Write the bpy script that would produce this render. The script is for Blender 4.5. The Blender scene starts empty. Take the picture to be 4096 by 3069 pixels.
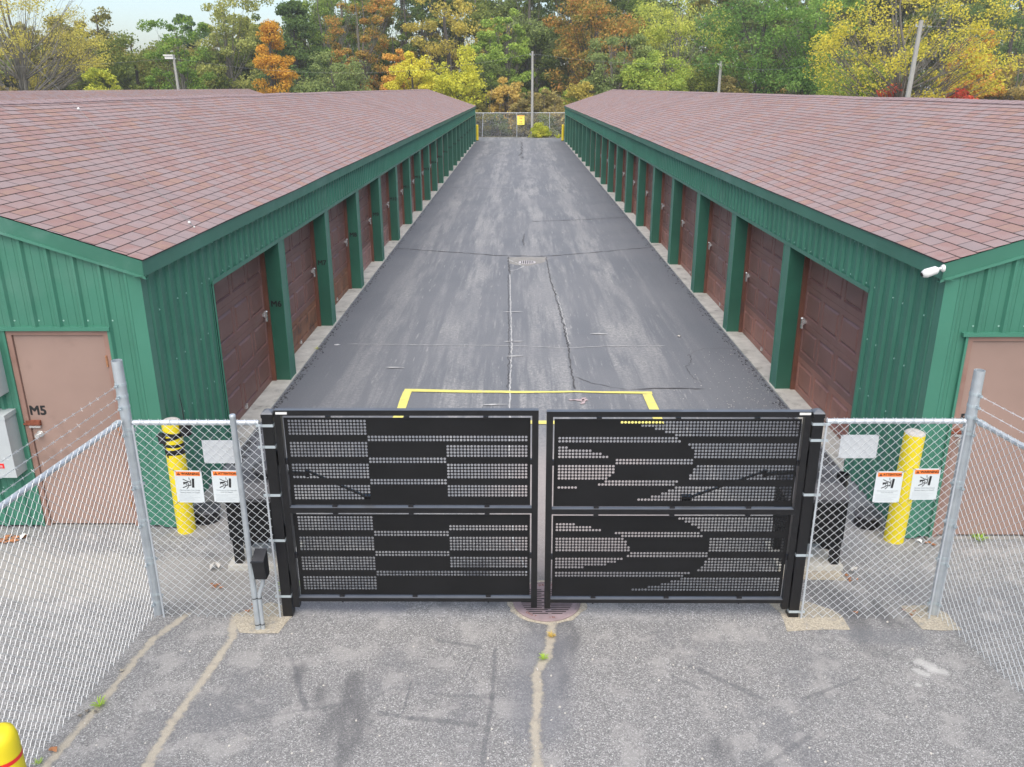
import bpy, math, random
from mathutils import Vector, Matrix, Euler, noise
R=math.radians
# ---------------------------------------------------------------- camera, world, sun, exposure
scene=bpy.context.scene
col=scene.collection
cd=bpy.data.cameras.new('camera'); cam=bpy.data.objects.new('camera',cd); col.objects.link(cam)
cd.sensor_width=36; cd.lens=29.443; cd.clip_start=.05; cd.clip_end=2000
cam.matrix_world=Matrix(((0.999974795,-0.000187744,0.007097447,0),(0.006752335,0.334099925,-0.942513473,0),(-0.002194305,0.942537641,0.334092772,4.21),(0,0,0,1)))
scene.camera=cam
w=bpy.data.worlds.new('World'); scene.world=w; w.use_nodes=True
nt=w.node_tree; sky=nt.nodes.new('ShaderNodeTexSky'); sky.sky_type='NISHITA'; sky.sun_disc=False
SE,SR=58,184
sky.sun_elevation=R(SE); sky.sun_rotation=R(SR); sky.air_density=1.0; sky.dust_density=2.0; sky.ozone_density=1.0
bg=nt.nodes['Background']; nt.links.new(sky.outputs[0],bg.inputs[0]); bg.inputs[1].default_value=.108
sd=bpy.data.lights.new('sun','SUN'); sd.energy=2.0; sd.angle=R(80); sd.color=(1,.93,.84)
so=bpy.data.objects.new('sun',sd); col.objects.link(so)
az=R(SR); dirv=Vector((math.sin(az)*math.cos(R(SE)),math.cos(az)*math.cos(R(SE)),math.sin(R(SE))))
so.rotation_euler=dirv.to_track_quat('Z','Y').to_euler(); so.location=(0,0,30)
vs=scene.view_settings; vs.view_transform='Standard'; vs.look='None'; vs.gamma=1; vs.use_curve_mapping=False; vs.exposure=1.13
scene.render.engine='CYCLES'
# ---------------------------------------------------------------- helpers
class MB:
    def __init__(s): s.v=[];s.f=[];s.m=[];s.uv=[]
    def q(s,pts,m=0,uv=None):
        b=len(s.v); s.v+= [tuple(p) for p in pts]; s.f.append(tuple(range(b,b+len(pts)))); s.m.append(m); s.uv.append(uv)
    def box(s,a,b,m=0,rot=0,bev=0):
        x0,y0,z0=[min(a[i],b[i]) for i in range(3)]; x1,y1,z1=[max(a[i],b[i]) for i in range(3)]
        c=[(x0,y0,z0),(x1,y0,z0),(x1,y1,z0),(x0,y1,z0),(x0,y0,z1),(x1,y0,z1),(x1,y1,z1),(x0,y1,z1)]
        if rot:
            mx,my=(x0+x1)/2,(y0+y1)/2; cr,sr=math.cos(rot),math.sin(rot)
            c=[(mx+(x-mx)*cr-(y-my)*sr,my+(x-mx)*sr+(y-my)*cr,z) for x,y,z in c]
        s.raw(c,[(0,3,2,1),(4,5,6,7),(0,1,5,4),(1,2,6,5),(2,3,7,6),(3,0,4,7)],m)
    def raw(s,vs,fs,m=0):
        b=len(s.v); s.v+=[tuple(v) for v in vs]
        for f in fs: s.f.append(tuple(b+i for i in f)); s.m.append(m); s.uv.append(None)
    def tube(s,pts,r,n=8,m=0,caps=True,ang=0):
        pts=[Vector(p) for p in pts]; rs=r if isinstance(r,(list,tuple)) else [r]*len(pts)
        b=len(s.v); up=None
        for i,p in enumerate(pts):
            t=(pts[min(i+1,len(pts)-1)]-pts[max(i-1,0)]).normalized()
            if up is None:
                up=Vector((0,0,1)) if abs(t.z)<.9 else Vector((0,1,0))
            a=t.cross(up)
            if a.length<1e-4: a=t.orthogonal()
            a.normalize(); c=a.cross(t).normalized(); up=c
            for k in range(n):
                th=2*math.pi*k/n+ang; s.v.append(tuple(p+(a*math.cos(th)+c*math.sin(th))*rs[i]))
        for i in range(len(pts)-1):
            for k in range(n):
                k2=(k+1)%n; s.f.append((b+i*n+k,b+i*n+k2,b+(i+1)*n+k2,b+(i+1)*n+k)); s.m.append(m); s.uv.append(None)
        if caps:
            s.f.append(tuple(b+k for k in range(n))[::-1]); s.m.append(m); s.uv.append(None)
            e=b+(len(pts)-1)*n; s.f.append(tuple(e+k for k in range(n))); s.m.append(m); s.uv.append(None)
    def lathe(s,prof,c=(0,0,0),n=24,m=0,close=True):
        b=len(s.v); k0=len(prof)
        for r,z in prof:
            for k in range(n):
                th=2*math.pi*k/n; s.v.append((c[0]+r*math.cos(th),c[1]+r*math.sin(th),c[2]+z))
        for i in range(k0-1):
            for k in range(n):
                k2=(k+1)%n; s.f.append((b+i*n+k,b+i*n+k2,b+(i+1)*n+k2,b+(i+1)*n+k)); s.m.append(m); s.uv.append(None)
        if close:
            s.f.append(tuple(b+k for k in range(n))[::-1]); s.m.append(m); s.uv.append(None)
            e=b+(k0-1)*n; s.f.append(tuple(e+k for k in range(n))); s.m.append(m); s.uv.append(None)
    def build(s,name,mats,parent=None,smooth=False,auto=None):
        me=bpy.data.meshes.new(name); me.from_pydata(s.v,[],s.f)
        if not isinstance(mats,(list,tuple)): mats=[mats]
        for mm in mats: me.materials.append(mm)
        if len(mats)>1: me.polygons.foreach_set('material_index',s.m)
        if any(u is not None for u in s.uv):
            ul=me.uv_layers.new(name='UVMap'); i=0
            for f,u in zip(s.f,s.uv):
                for k in range(len(f)):
                    if u: ul.data[i].uv=u[k]
                    i+=1
        if smooth:
            me.polygons.foreach_set('use_smooth',[True]*len(me.polygons))
            try: me.set_sharp_from_angle(angle=R(auto or 40))
            except Exception: pass
        me.update()
        o=bpy.data.objects.new(name,me); col.objects.link(o)
        if parent: o.parent=parent
        return o
def thing(name,label,cat,loc=(0,0,0),group=None,kind=None):
    o=bpy.data.objects.new(name,None); col.objects.link(o); o.location=loc; o.empty_display_size=.2
    return tag(o,label,cat,group,kind)
def tag(o,label=None,cat=None,group=None,kind=None):
    if label: o['label']=label
    if cat: o['category']=cat
    if group: o['group']=group
    if kind: o['kind']=kind
    return o
def struct(o,label=None): o['kind']='structure'; 
def keep(o,root):   # child built in world coordinates under an Empty that is not at the origin
    o.parent=root; o.matrix_parent_inverse=Matrix.Translation(-Vector(root.location)); return o
# ---- materials
def L(c): return c if len(c)==4 else (*c,1)
class NT:
    def __init__(s,name):
        s.m=bpy.data.materials.new(name); s.m.use_nodes=True; s.t=s.m.node_tree; s.p=s.t.nodes['Principled BSDF']; s.out=s.t.nodes['Material Output']
    def n(s,ty,**kw):
        nd=s.t.nodes.new(ty)
        for k,v in kw.items():
            if k.startswith('i_'):
                key=k[2:]; key=int(key) if key.isdigit() else key.replace('_',' ')
                if isinstance(v,bpy.types.NodeSocket): s.t.links.new(v,nd.inputs[key])
                else: nd.inputs[key].default_value=v
            else: setattr(nd,k,v)
        return nd
    def l(s,a,b): s.t.links.new(a,b)
    def math(s,op,a,b=0.,c=None,clamp=False):
        nd=s.n('ShaderNodeMath',operation=op,use_clamp=clamp)
        for i,x in enumerate((a,b) if c is None else (a,b,c)):
            if isinstance(x,bpy.types.NodeSocket): s.l(x,nd.inputs[i])
            else: nd.inputs[i].default_value=x
        return nd.outputs[0]
    def mix(s,f,a,b,mode='MIX'):
        nd=s.n('ShaderNodeMix',data_type='RGBA',blend_type=mode)
        for k,x in ((0,f),(6,a),(7,b)):
            if isinstance(x,bpy.types.NodeSocket): s.l(x,nd.inputs[k])
            else: nd.inputs[k].default_value=x if k==0 else L(x)
        return nd.outputs[2]
    def coord(s,scale=(1,1,1),kind='Object',loc=(0,0,0)):
        tc=s.n('ShaderNodeTexCoord'); mp=s.n('ShaderNodeMapping'); s.l(tc.outputs[kind],mp.inputs[0]); mp.inputs['Scale'].default_value=scale; mp.inputs['Location'].default_value=loc
        return mp.outputs[0]
    def noise(s,vec,scale,detail=3,rough=.55,out=0):
        nd=s.n('ShaderNodeTexNoise'); s.l(vec,nd.inputs['Vector']); nd.inputs['Scale'].default_value=scale; nd.inputs['Detail'].default_value=detail; nd.inputs['Roughness'].default_value=rough
        return nd.outputs[out]
    def ramp(s,f,stops):
        nd=s.n('ShaderNodeValToRGB'); s.l(f,nd.inputs[0]); e=nd.color_ramp.elements
        while len(e)<len(stops): e.new(.5)
        for el,(p,c) in zip(e,stops): el.position=p; el.color=L(c) if isinstance(c,(tuple,list)) else (c,c,c,1)
        return nd.outputs[0]
    def step(s,f,a,b):
        nd=s.n('ShaderNodeMapRange',clamp=True,interpolation_type='SMOOTHSTEP'); s.l(f,nd.inputs[0]); nd.inputs[1].default_value=a; nd.inputs[2].default_value=b
        return nd.outputs[0]
    def bump(s,h,st=.3,dist=.01):
        nd=s.n('ShaderNodeBump'); s.l(h,nd.inputs['Height']); nd.inputs['Strength'].default_value=st; nd.inputs['Distance'].default_value=dist; s.l(nd.outputs[0],s.p.inputs['Normal'])
def mat(name,c,rough=.6,metal=0,var=.15,vs=4,bump=0,bs=80,dirt=None,ds=1.5,spec=.5,stretch=(1,1,1)):
    t=NT(name); v=t.coord(stretch); n1=t.noise(v,vs,4)
    lo=tuple(x*(1-var) for x in c); hi=tuple(min(1,x*(1+var)) for x in c)
    cc=t.ramp(n1,[(.3,lo),(.7,hi)])
    if dirt:
        n2=t.noise(v,ds,5,.65); cc=t.mix(t.step(n2,.52,.72),cc,dirt)
    t.l(cc,t.p.inputs['Base Color']); t.p.inputs['Roughness'].default_value=rough; t.p.inputs['Metallic'].default_value=metal
    t.p.inputs['Specular IOR Level'].default_value=spec
    r2=t.noise(v,vs*3,3); t.l(t.math('MULTIPLY_ADD',r2,.2,rough-.1),t.p.inputs['Roughness'])
    if bump: t.bump(t.noise(v,bs,3),bump,.01)
    return t.m
M={}
M['galv']=mat('galvanized_steel',(.50,.54,.56),.42,.5,.12,9,.05,60)
M['galvrail']=mat('galvanized_rail',(.50,.53,.55),.42,.35,.10,7)
M['wire']=mat('galvanized_wire',(.60,.62,.62),.45,.3,.08,30)
M['linegrey']=mat('grey_cable',(.20,.20,.19),.7,0,.1,5)
M['band']=mat('zinc_band',(.48,.54,.56),.4,.4,.06,20)
M['blacksteel']=mat('black_powder_coat',(.008,.008,.009),.34,0,.2,6,.02,90,dirt=(.012,.012,.012),ds=3,spec=.5)
M['paintedsheen']=mat('black_coat_painted_sky_sheen',(.10,.108,.12),.35,0,.12,5,.02,90,dirt=(.075,.08,.09),ds=3)  # lighter coat colour imitating sky reflection on upward gate faces
M['blackpanel']=mat('black_sheet_metal',(.0065,.0065,.007),.6,0,.25,3,.02,60,spec=.3)
M['blackplastic']=mat('black_plastic',(.014,.014,.016),.38,0,.2,8,.06,160)
M['darkgrey']=mat('dark_grey_plastic',(.055,.055,.06),.5,0,.15,8,.06,120)
M['yellow']=mat('yellow_plastic_sleeve',(.74,.59,.012),.52,0,.04,3,.01,30)
M['yellowfar']=mat('yellow_bollard_paint',(.78,.60,.02),.45,0,.05,3)
M['concrete']=mat('weathered_concrete',(.52,.50,.44),.9,0,.18,6,.35,120,dirt=(.24,.23,.20),ds=3)
M['concretecap']=mat('pale_concrete_cap',(.42,.395,.36),.9,0,.12,25,.3,150)
M['green']=mat('green_painted_metal',(.047,.180,.120),.42,0,.12,1.2,.02,8,dirt=(.068,.195,.138),ds=.9)
M['greentrim']=mat('green_trim_metal',(.050,.188,.126),.38,0,.06,1.5)
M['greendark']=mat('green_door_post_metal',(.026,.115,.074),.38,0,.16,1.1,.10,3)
M['greenfascia']=mat('green_fascia_metal',(.052,.186,.126),.45,0,.10,1.5,dirt=(.10,.235,.18),ds=1.4,stretch=(1,.5,1))
M['screw']=mat('pale_screw_head',(.30,.50,.42),.4,.2,.1,3)
M['doorbrown']=mat('brown_garage_door',(.185,.090,.073),.45,0,.14,1.3,.03,120,dirt=(.205,.118,.10),ds=.8)
M['doorfade']=mat('faded_red_brown_panel',(.29,.135,.10),.5,0,.10,2,.03,120,dirt=(.19,.09,.07),ds=1.5)
M['doorrust']=mat('rusty_brown_panel',(.22,.10,.055),.6,0,.2,3,.05,120,dirt=(.07,.045,.038),ds=2.2)
M['doorpink']=mat('pinkish_brown_panel',(.30,.165,.14),.5,0,.08,2,.03,120)
M['doorjamb']=mat('red_brown_jamb',(.155,.062,.038),.55,0,.25,5,dirt=(.09,.045,.035),ds=3,stretch=(1,1,.4))
M['entry']=mat('pinkish_brown_entry_door',(.285,.192,.155),.55,0,.10,1.2,.02,60,dirt=(.20,.135,.11),ds=1.6)
M['entryframe']=mat('salmon_brown_frame',(.26,.155,.12),.55,0,.15,4,dirt=(.22,.12,.09),ds=3)
M['silver']=mat('shiny_latch_steel',(.72,.71,.68),.25,.7,.1,30)
M['rust']=mat('rusted_steel',(.20,.06,.03),.8,.1,.3,30,.3,90)
M['copper']=mat('worn_brass_hinge',(.42,.20,.10),.5,.4,.3,40)
M['white']=mat('white_enamel',(.66,.66,.63),.35,0,.03,5)
M['lightgrey']=mat('light_grey_enclosure',(.42,.45,.45),.45,0,.05,4)
M['signback']=mat('bare_sign_back',(.50,.52,.53),.5,.1,.06,4)
M['signwhite']=mat('sign_white',(.57,.61,.61),.45,0,.03,4)
M['orange']=mat('sign_orange',(.85,.20,.03),.5,0,.04,5)
M['black']=mat('black_ink',(.012,.012,.012),.6,0,.1,10)
M['grayink']=mat('grey_ink',(.38,.41,.42),.6,0,.2,60)
M['red']=mat('red_stripe',(.75,.02,.02),.4,0,.05,5)
M['wood']=mat('weathered_pole_wood',(.34,.33,.30),.85,0,.2,6,.3,60,stretch=(6,6,.5))
M['signyellow']=mat('sign_yellow',(.85,.75,.12),.5,0,.05,5)
M['paint']=mat('yellow_road_paint',(.70,.63,.17),.75,0,.10,12,.3,200,dirt=(.55,.50,.24),ds=9)
M['sand']=mat('sandy_gravel_fill',(.37,.33,.255),.95,0,.35,70,.5,120,dirt=(.25,.24,.215),ds=14)
M['sandgrey']=mat('grey_sandy_silt',(.24,.232,.215),.95,0,.15,7,.4,150,dirt=(.22,.21,.20),ds=3)
M['crack']=mat('dark_asphalt_crack',(.075,.075,.078),.95,0,.4,8,.5,60)
M['cracktan']=mat('silt_filled_crack',(.36,.32,.24),.95,0,.3,12,.5,90,dirt=(.24,.22,.15),ds=7)
M['crackwhite']=mat('pale_silt_seam',(.42,.42,.41),.95,0,.15,12,.4,90,dirt=(.2,.2,.21),ds=5)
M['dark']=mat('dark_void',(.006,.006,.006),1,0,0,1)
M['cast']=mat('rusty_cast_iron',(.27,.205,.205),.7,.1,.15,12,.3,90,dirt=(.20,.16,.155),ds=5)
M['grateg']=mat('pale_cast_iron',(.50,.47,.47),.6,.1,.15,12)
M['bark']=mat('grey_bark',(.16,.145,.12),.95,0,.3,5,.4,40,stretch=(3,3,.6))
M['barkdark']=mat('dark_bark',(.075,.065,.055),.95,0,.3,5,.4,40,stretch=(3,3,.6))
M['paper']=mat('white_paper',(.65,.65,.65),.8,0,.05,9)
M['litter']=mat('dry_brown_leaf',(.30,.13,.055),.8,0,.35,30)
M['stone']=mat('pale_stone',(.50,.47,.42),.9,0,.2,20)
M['pink']=mat('pink_marking_paint',(.42,.33,.33),.9,0,.2,30)
M['edge']=mat('shingle_cut_edge',(.035,.028,.027),.95,0,.2,9)
M['ridge']=mat('ridge_shingle',(.27,.195,.19),.95,0,.12,5,.4,150,dirt=(.23,.165,.16),ds=2)
def roofmat():
    t=NT('asphalt_shingles'); uv=t.n('ShaderNodeUVMap').outputs[0]; sp=t.n('ShaderNodeSeparateXYZ'); t.l(uv,sp.inputs[0]); u,v=sp.outputs[0],sp.outputs[1]
    H,W=.143,.305
    row=t.math('FLOOR',t.math('DIVIDE',v,H)); fv=t.math('FRACT',t.math('DIVIDE',v,H))
    rn=t.n('ShaderNodeTexWhiteNoise',noise_dimensions='1D'); t.l(row,rn.inputs['W'])
    uu=t.math('ADD',t.math('DIVIDE',u,W),t.math('ADD',t.math('MULTIPLY',row,.5),t.math('MULTIPLY',rn.outputs[0],.22)))
    tab=t.math('FLOOR',uu); fu=t.math('FRACT',uu)
    cb=t.n('ShaderNodeCombineXYZ'); t.l(tab,cb.inputs[0]); t.l(row,cb.inputs[1])
    wn=t.n('ShaderNodeTexWhiteNoise',noise_dimensions='3D'); t.l(cb.outputs[0],wn.inputs[0])
    mp=t.n('ShaderNodeMapping'); t.l(uv,mp.inputs[0]); mp.inputs['Scale'].default_value=(1.2,2.4,1)
    big=t.noise(mp.outputs[0],3.0,3); 
    f=t.math('ADD',t.math('MULTIPLY',wn.outputs[0],.70),t.math('MULTIPLY_ADD',big,.75,-.24),clamp=True)
    cc=t.ramp(f,[(.0,(.252,.203,.198)),(.28,(.282,.215,.207)),(.50,(.288,.203,.190)),(.68,(.268,.168,.152)),(.84,(.305,.200,.160)),(1,(.228,.135,.122))])
    gr=t.noise(uv,260,2,.7); cc=t.mix(.55,cc,t.ramp(gr,[(.3,(.28,.28,.28)),(.7,(.80,.80,.80))]),'OVERLAY')
    big2=t.noise(uv,.35,3); cc=t.mix(t.math('MULTIPLY',t.step(big2,.4,.7),.25),cc,(.20,.15,.145))
    j=t.math('LESS_THAN',fu,.050); cc=t.mix(t.math('MULTIPLY',j,.88),cc,(.05,.04,.04))
    e=t.math('LESS_THAN',fv,.045); cc=t.mix(t.math('MULTIPLY',e,.35),cc,(.05,.04,.04))
    t.l(cc,t.p.inputs['Base Color']); t.p.inputs['Roughness'].default_value=.95; t.p.inputs['Specular IOR Level'].default_value=.15
    t.bump(gr,.5,.004); return t.m
M['roof']=roofmat()
def asphalt():
    t=NT('weathered_asphalt'); v=t.coord(); sp=t.n('ShaderNodeSeparateXYZ'); t.l(v,sp.inputs[0]); x,y=sp.outputs[0],sp.outputs[1]
    # exposed aggregate
    vo=t.n('ShaderNodeTexVoronoi'); t.l(v,vo.inputs['Vector']); vo.inputs['Scale'].default_value=135
    g=t.n('ShaderNodeSeparateColor'); t.l(vo.outputs['Color'],g.inputs[0])
    stone=t.ramp(g.outputs[0],[(.0,(.05,.05,.052)),(.35,(.14,.138,.135)),(.62,(.255,.25,.242)),(.86,(.39,.378,.36)),(1,(.70,.69,.67))])
    fine=t.noise(v,230,2,.75); agg=t.mix(.5,stone,t.ramp(fine,[(.34,(.075,.075,.075)),(.66,(.37,.365,.352))]))
    m1=t.noise(v,.75,5,.6); m2=t.noise(v,3.2,4,.65)
    worn=t.mix(t.step(m1,.50,.66),agg,t.mix(.5,agg,(.13,.133,.142)))
    worn=t.mix(t.math('MULTIPLY',t.step(m2,.50,.66),.55),worn,(.345,.333,.315))
    # skid marks: stretched dark streaks
    v2=t.coord((.9,.35,1),loc=(3,1,0)); m3=t.noise(v2,1.7,3,.5); sk=t.math('MULTIPLY',t.step(m3,.60,.66),t.math('SUBTRACT',1,t.step(m3,.68,.74)))
    worn=t.mix(t.math('MULTIPLY',sk,.6),worn,(.085,.086,.09))
    nzz=t.math('MULTIPLY_ADD',t.noise(v,14,3,.6),.05,-.025)
    def seg(ax_,ay_,bx_,by_,w_,k_,cc_,colr=(.10,.102,.108)):
        dx,dy=bx_-ax_,by_-ay_; l2=dx*dx+dy*dy
        px=t.math('SUBTRACT',x,ax_); py=t.math('SUBTRACT',y,ay_)
        tt=t.math('DIVIDE',t.math('ADD',t.math('MULTIPLY',px,dx),t.math('MULTIPLY',py,dy)),l2,clamp=True)
        ex=t.math('SUBTRACT',px,t.math('MULTIPLY',tt,dx)); ey=t.math('SUBTRACT',py,t.math('MULTIPLY',tt,dy))
        d=t.math('SQRT',t.math('ADD',t.math('MULTIPLY',ex,ex),t.math('MULTIPLY',ey,ey)))
        d=t.math('ADD',d,nzz); mk=t.math('SUBTRACT',1,t.step(d,w_*.25,w_)); return t.mix(t.math('MULTIPLY',mk,k_),cc_,colr)
    worn=seg(.22,5.62,.15,4.75,.34,.55,worn,(.15,.155,.17))
    for q in ((3.12,5.42,3.18,5.36,.07),(3.05,5.31,3.10,5.27,.05),(3.16,5.33,3.24,5.30,.055),(2.98,5.155,2.99,5.15,.03),(3.055,5.17,3.06,5.17,.022)): worn=seg(*q,.6,worn,(.50,.49,.465))
    worn=seg(-1.85,6.15,-1.0,6.12,.10,.6,worn,(.15,.155,.175)); worn=seg(2.75,5.75,3.2,5.72,.16,.5,worn,(.14,.145,.155))
    for q in ((-1.84,5.57,-1.71,5.33,.030,.4),(-1.71,5.33,-1.60,5.05,.035,.6),(-1.60,5.05,-1.52,4.88,.045,.7),(-.66,5.68,-.32,5.59,.035,.6),(-.18,5.58,-.19,4.99,.028,.75),(-.19,4.99,-.24,4.30,.032,.65),(-.98,4.84,-.75,4.79,.035,.6),(-.75,4.79,-.31,4.73,.045,.7),(-.65,5.05,-.21,5.0,.026,.5),(1.34,5.36,1.77,5.01,.045,.65),(1.18,5.24,1.36,5.10,.030,.55),(2.56,5.22,2.08,5.0,.026,.6),(1.6,4.35,2.0,4.62,.03,.5),(-.80,5.2,-.82,4.85,.014,.7),(-.34,5.45,-.42,5.15,.014,.6),(-2.0,4.75,-1.2,4.95,.03,.35)):
        worn=seg(*q[:4],q[4]*.85,q[5]*.8,worn)
    nz2=t.math('MULTIPLY_ADD',t.noise(v,22,5,.75),.10,-.05); nzz=t.math('ADD',nz2,t.math('MULTIPLY_ADD',t.noise(v,4.5,3,.6),.06,-.03))
    tanc=t.mix(.55,t.ramp(t.noise(v,30,4,.7),[(.3,(.27,.245,.19)),(.6,(.44,.39,.30)),(.8,(.22,.17,.11))]),t.ramp(fine,[(.3,(.26,.23,.18)),(.7,(.55,.50,.41))]))
    for P_,w_ in (([(.284,5.90),(.25,5.6),(.22,5.469),(.139,5.27),(.152,5.041),(.119,4.735),(.128,4.348),(.10,3.6)],.052),([(-2.80,6.02),(-2.95,5.69),(-2.993,5.352),(-3.02,4.936),(-3.106,4.334),(-3.2,3.8)],.045),([(-2.396,6.02),(-2.32,5.711),(-2.358,5.325),(-2.43,4.725),(-2.443,4.337),(-2.5,3.7)],.05)):
        for a_,b_ in zip(P_,P_[1:]):
            worn=seg(*a_,*b_,w_*1.5,.35,worn,(.13,.13,.13)); worn=seg(*a_,*b_,w_,.9,worn,tanc)
    # seal coat with worn wheel streaks
    v3=t.coord((3.4,.17,1)); s1=t.noise(v3,1.5,8,.66); v4=t.coord((1.5,.17,1),loc=(3,3,0)); s2=t.noise(v4,1.6,7,.72)
    s3=t.noise(v,45,3,.7)
    seal=t.ramp(s3,[(.3,(.120,.128,.141)),(.7,(.178,.187,.201))])
    v6=t.coord((1,.10,1),loc=(1,7,0)); wb=t.math('MULTIPLY_ADD',t.noise(v6,1.1,3),1.6,-.8); xw_=t.math('ADD',x,wb)
    tr_=t.math('POWER',t.math('ABSOLUTE',t.math('SINE',t.math('MULTIPLY_ADD',xw_,2.15,.5))),2.2)
    strk=t.math('MULTIPLY',t.step(t.math('ADD',t.math('MULTIPLY',tr_,.17),t.math('MULTIPLY',s1,.95)),.46,.66),t.step(s2,.36,.56))
    gr_=t.noise(v,17,6,.8); strk=t.math('MULTIPLY',strk,t.math('MULTIPLY_ADD',t.step(gr_,.40,.60),.75,.25))
    ax=t.math('ABSOLUTE',x); inner=t.math('SUBTRACT',1,t.step(ax,2.3,3.3))
    strk=t.math('MULTIPLY',strk,t.math('MULTIPLY_ADD',inner,.9,.1))
    seal=t.mix(t.math('MULTIPLY',strk,.85),seal,t.ramp(s3,[(.3,(.27,.267,.262)),(.7,(.46,.45,.43))]))
    v5=t.coord((1,1,1),loc=(9,4,0)); s4=t.noise(v5,.35,3); seal=t.mix(t.math('MULTIPLY',t.step(s4,.38,.60),.50),seal,(.185,.19,.20))
    scr=t.noise(t.coord((7,.6,1),loc=(2,2,0)),2.2,4,.6); seal=t.mix(t.math('MULTIPLY',t.math('MULTIPLY',t.step(scr,.62,.68),inner),.5),seal,(.36,.355,.34))
    spk=t.n('ShaderNodeTexVoronoi'); t.l(v,spk.inputs['Vector']); spk.inputs['Scale'].default_value=26; spk.inputs['Randomness'].default_value=1
    seal=t.mix(t.math('MULTIPLY',t.math('LESS_THAN',spk.outputs['Distance'],.08),.5),seal,(.36,.35,.34))
    yy=t.math('ADD',y,t.math('MULTIPLY_ADD',m1,3.0,-1.5)); k=t.step(yy,6.9,8.6)
    cc=t.mix(k,worn,seal)
    nx=t.noise(t.coord(loc=(5,5,0)),1.6,5,.6); nd=t.math('MULTIPLY_ADD',nx,1.1,-.55); xs=t.math('ADD',x,nd); ys=t.math('ADD',y,nd)
    def band_(v,a,b,c,d): return t.math('MULTIPLY',t.step(v,a,b),t.math('SUBTRACT',1,t.step(v,c,d)))
    sd=t.math('MULTIPLY',band_(ys,6.05,6.35,6.85,7.15),t.math('SUBTRACT',1,t.step(xs,-2.5,-2.1)))
    sg=t.math('MULTIPLY',band_(ys,6.3,6.9,8.6,10.2),band_(xs,-.6,.3,.9,2.2))
    sandc=t.ramp(s3,[(.3,(.27,.258,.235)),(.7,(.40,.38,.345))])
    cc=t.mix(t.math('MULTIPLY',sd,.6),cc,sandc); cc=t.mix(t.math('MULTIPLY',sg,.6),cc,(.42,.36,.33))
    t.l(cc,t.p.inputs['Base Color']); t.p.inputs['Roughness'].default_value=.82; t.p.inputs['Specular IOR Level'].default_value=.35
    t.bump(t.math('ADD',vo.outputs['Distance'],fine),.5,.006); return t.m
M['asphalt']=asphalt()
def leaf(name,cs,tr=.45):
    t=NT(name); geo=t.n('ShaderNodeNewGeometry'); oi=t.n('ShaderNodeObjectInfo')
    v=t.coord(kind='Object'); big=t.noise(v,.45,3,.6)
    f=t.math('ADD',t.math('MULTIPLY',geo.outputs['Random Per Island'],.55),t.math('MULTIPLY_ADD',big,1.5,-.52),clamp=True)
    cc=t.ramp(f,[(i/(len(cs)-1),tuple(min(.80,(x*.88+.12*(c[0]+c[1]+c[2])/3)*g_) for x,g_ in zip(c,(2.10,1.95,1.45)))) for i,c in enumerate(cs)])
    df=t.n('ShaderNodeBsdfDiffuse'); tl=t.n('ShaderNodeBsdfTranslucent'); mx=t.n('ShaderNodeMixShader'); mx.inputs[0].default_value=tr
    t.l(cc,df.inputs[0]); t.l(cc,tl.inputs[0]); t.l(df.outputs[0],mx.inputs[1]); t.l(tl.outputs[0],mx.inputs[2]); t.l(mx.outputs[0],t.out.inputs[0])
    return t.m
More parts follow.
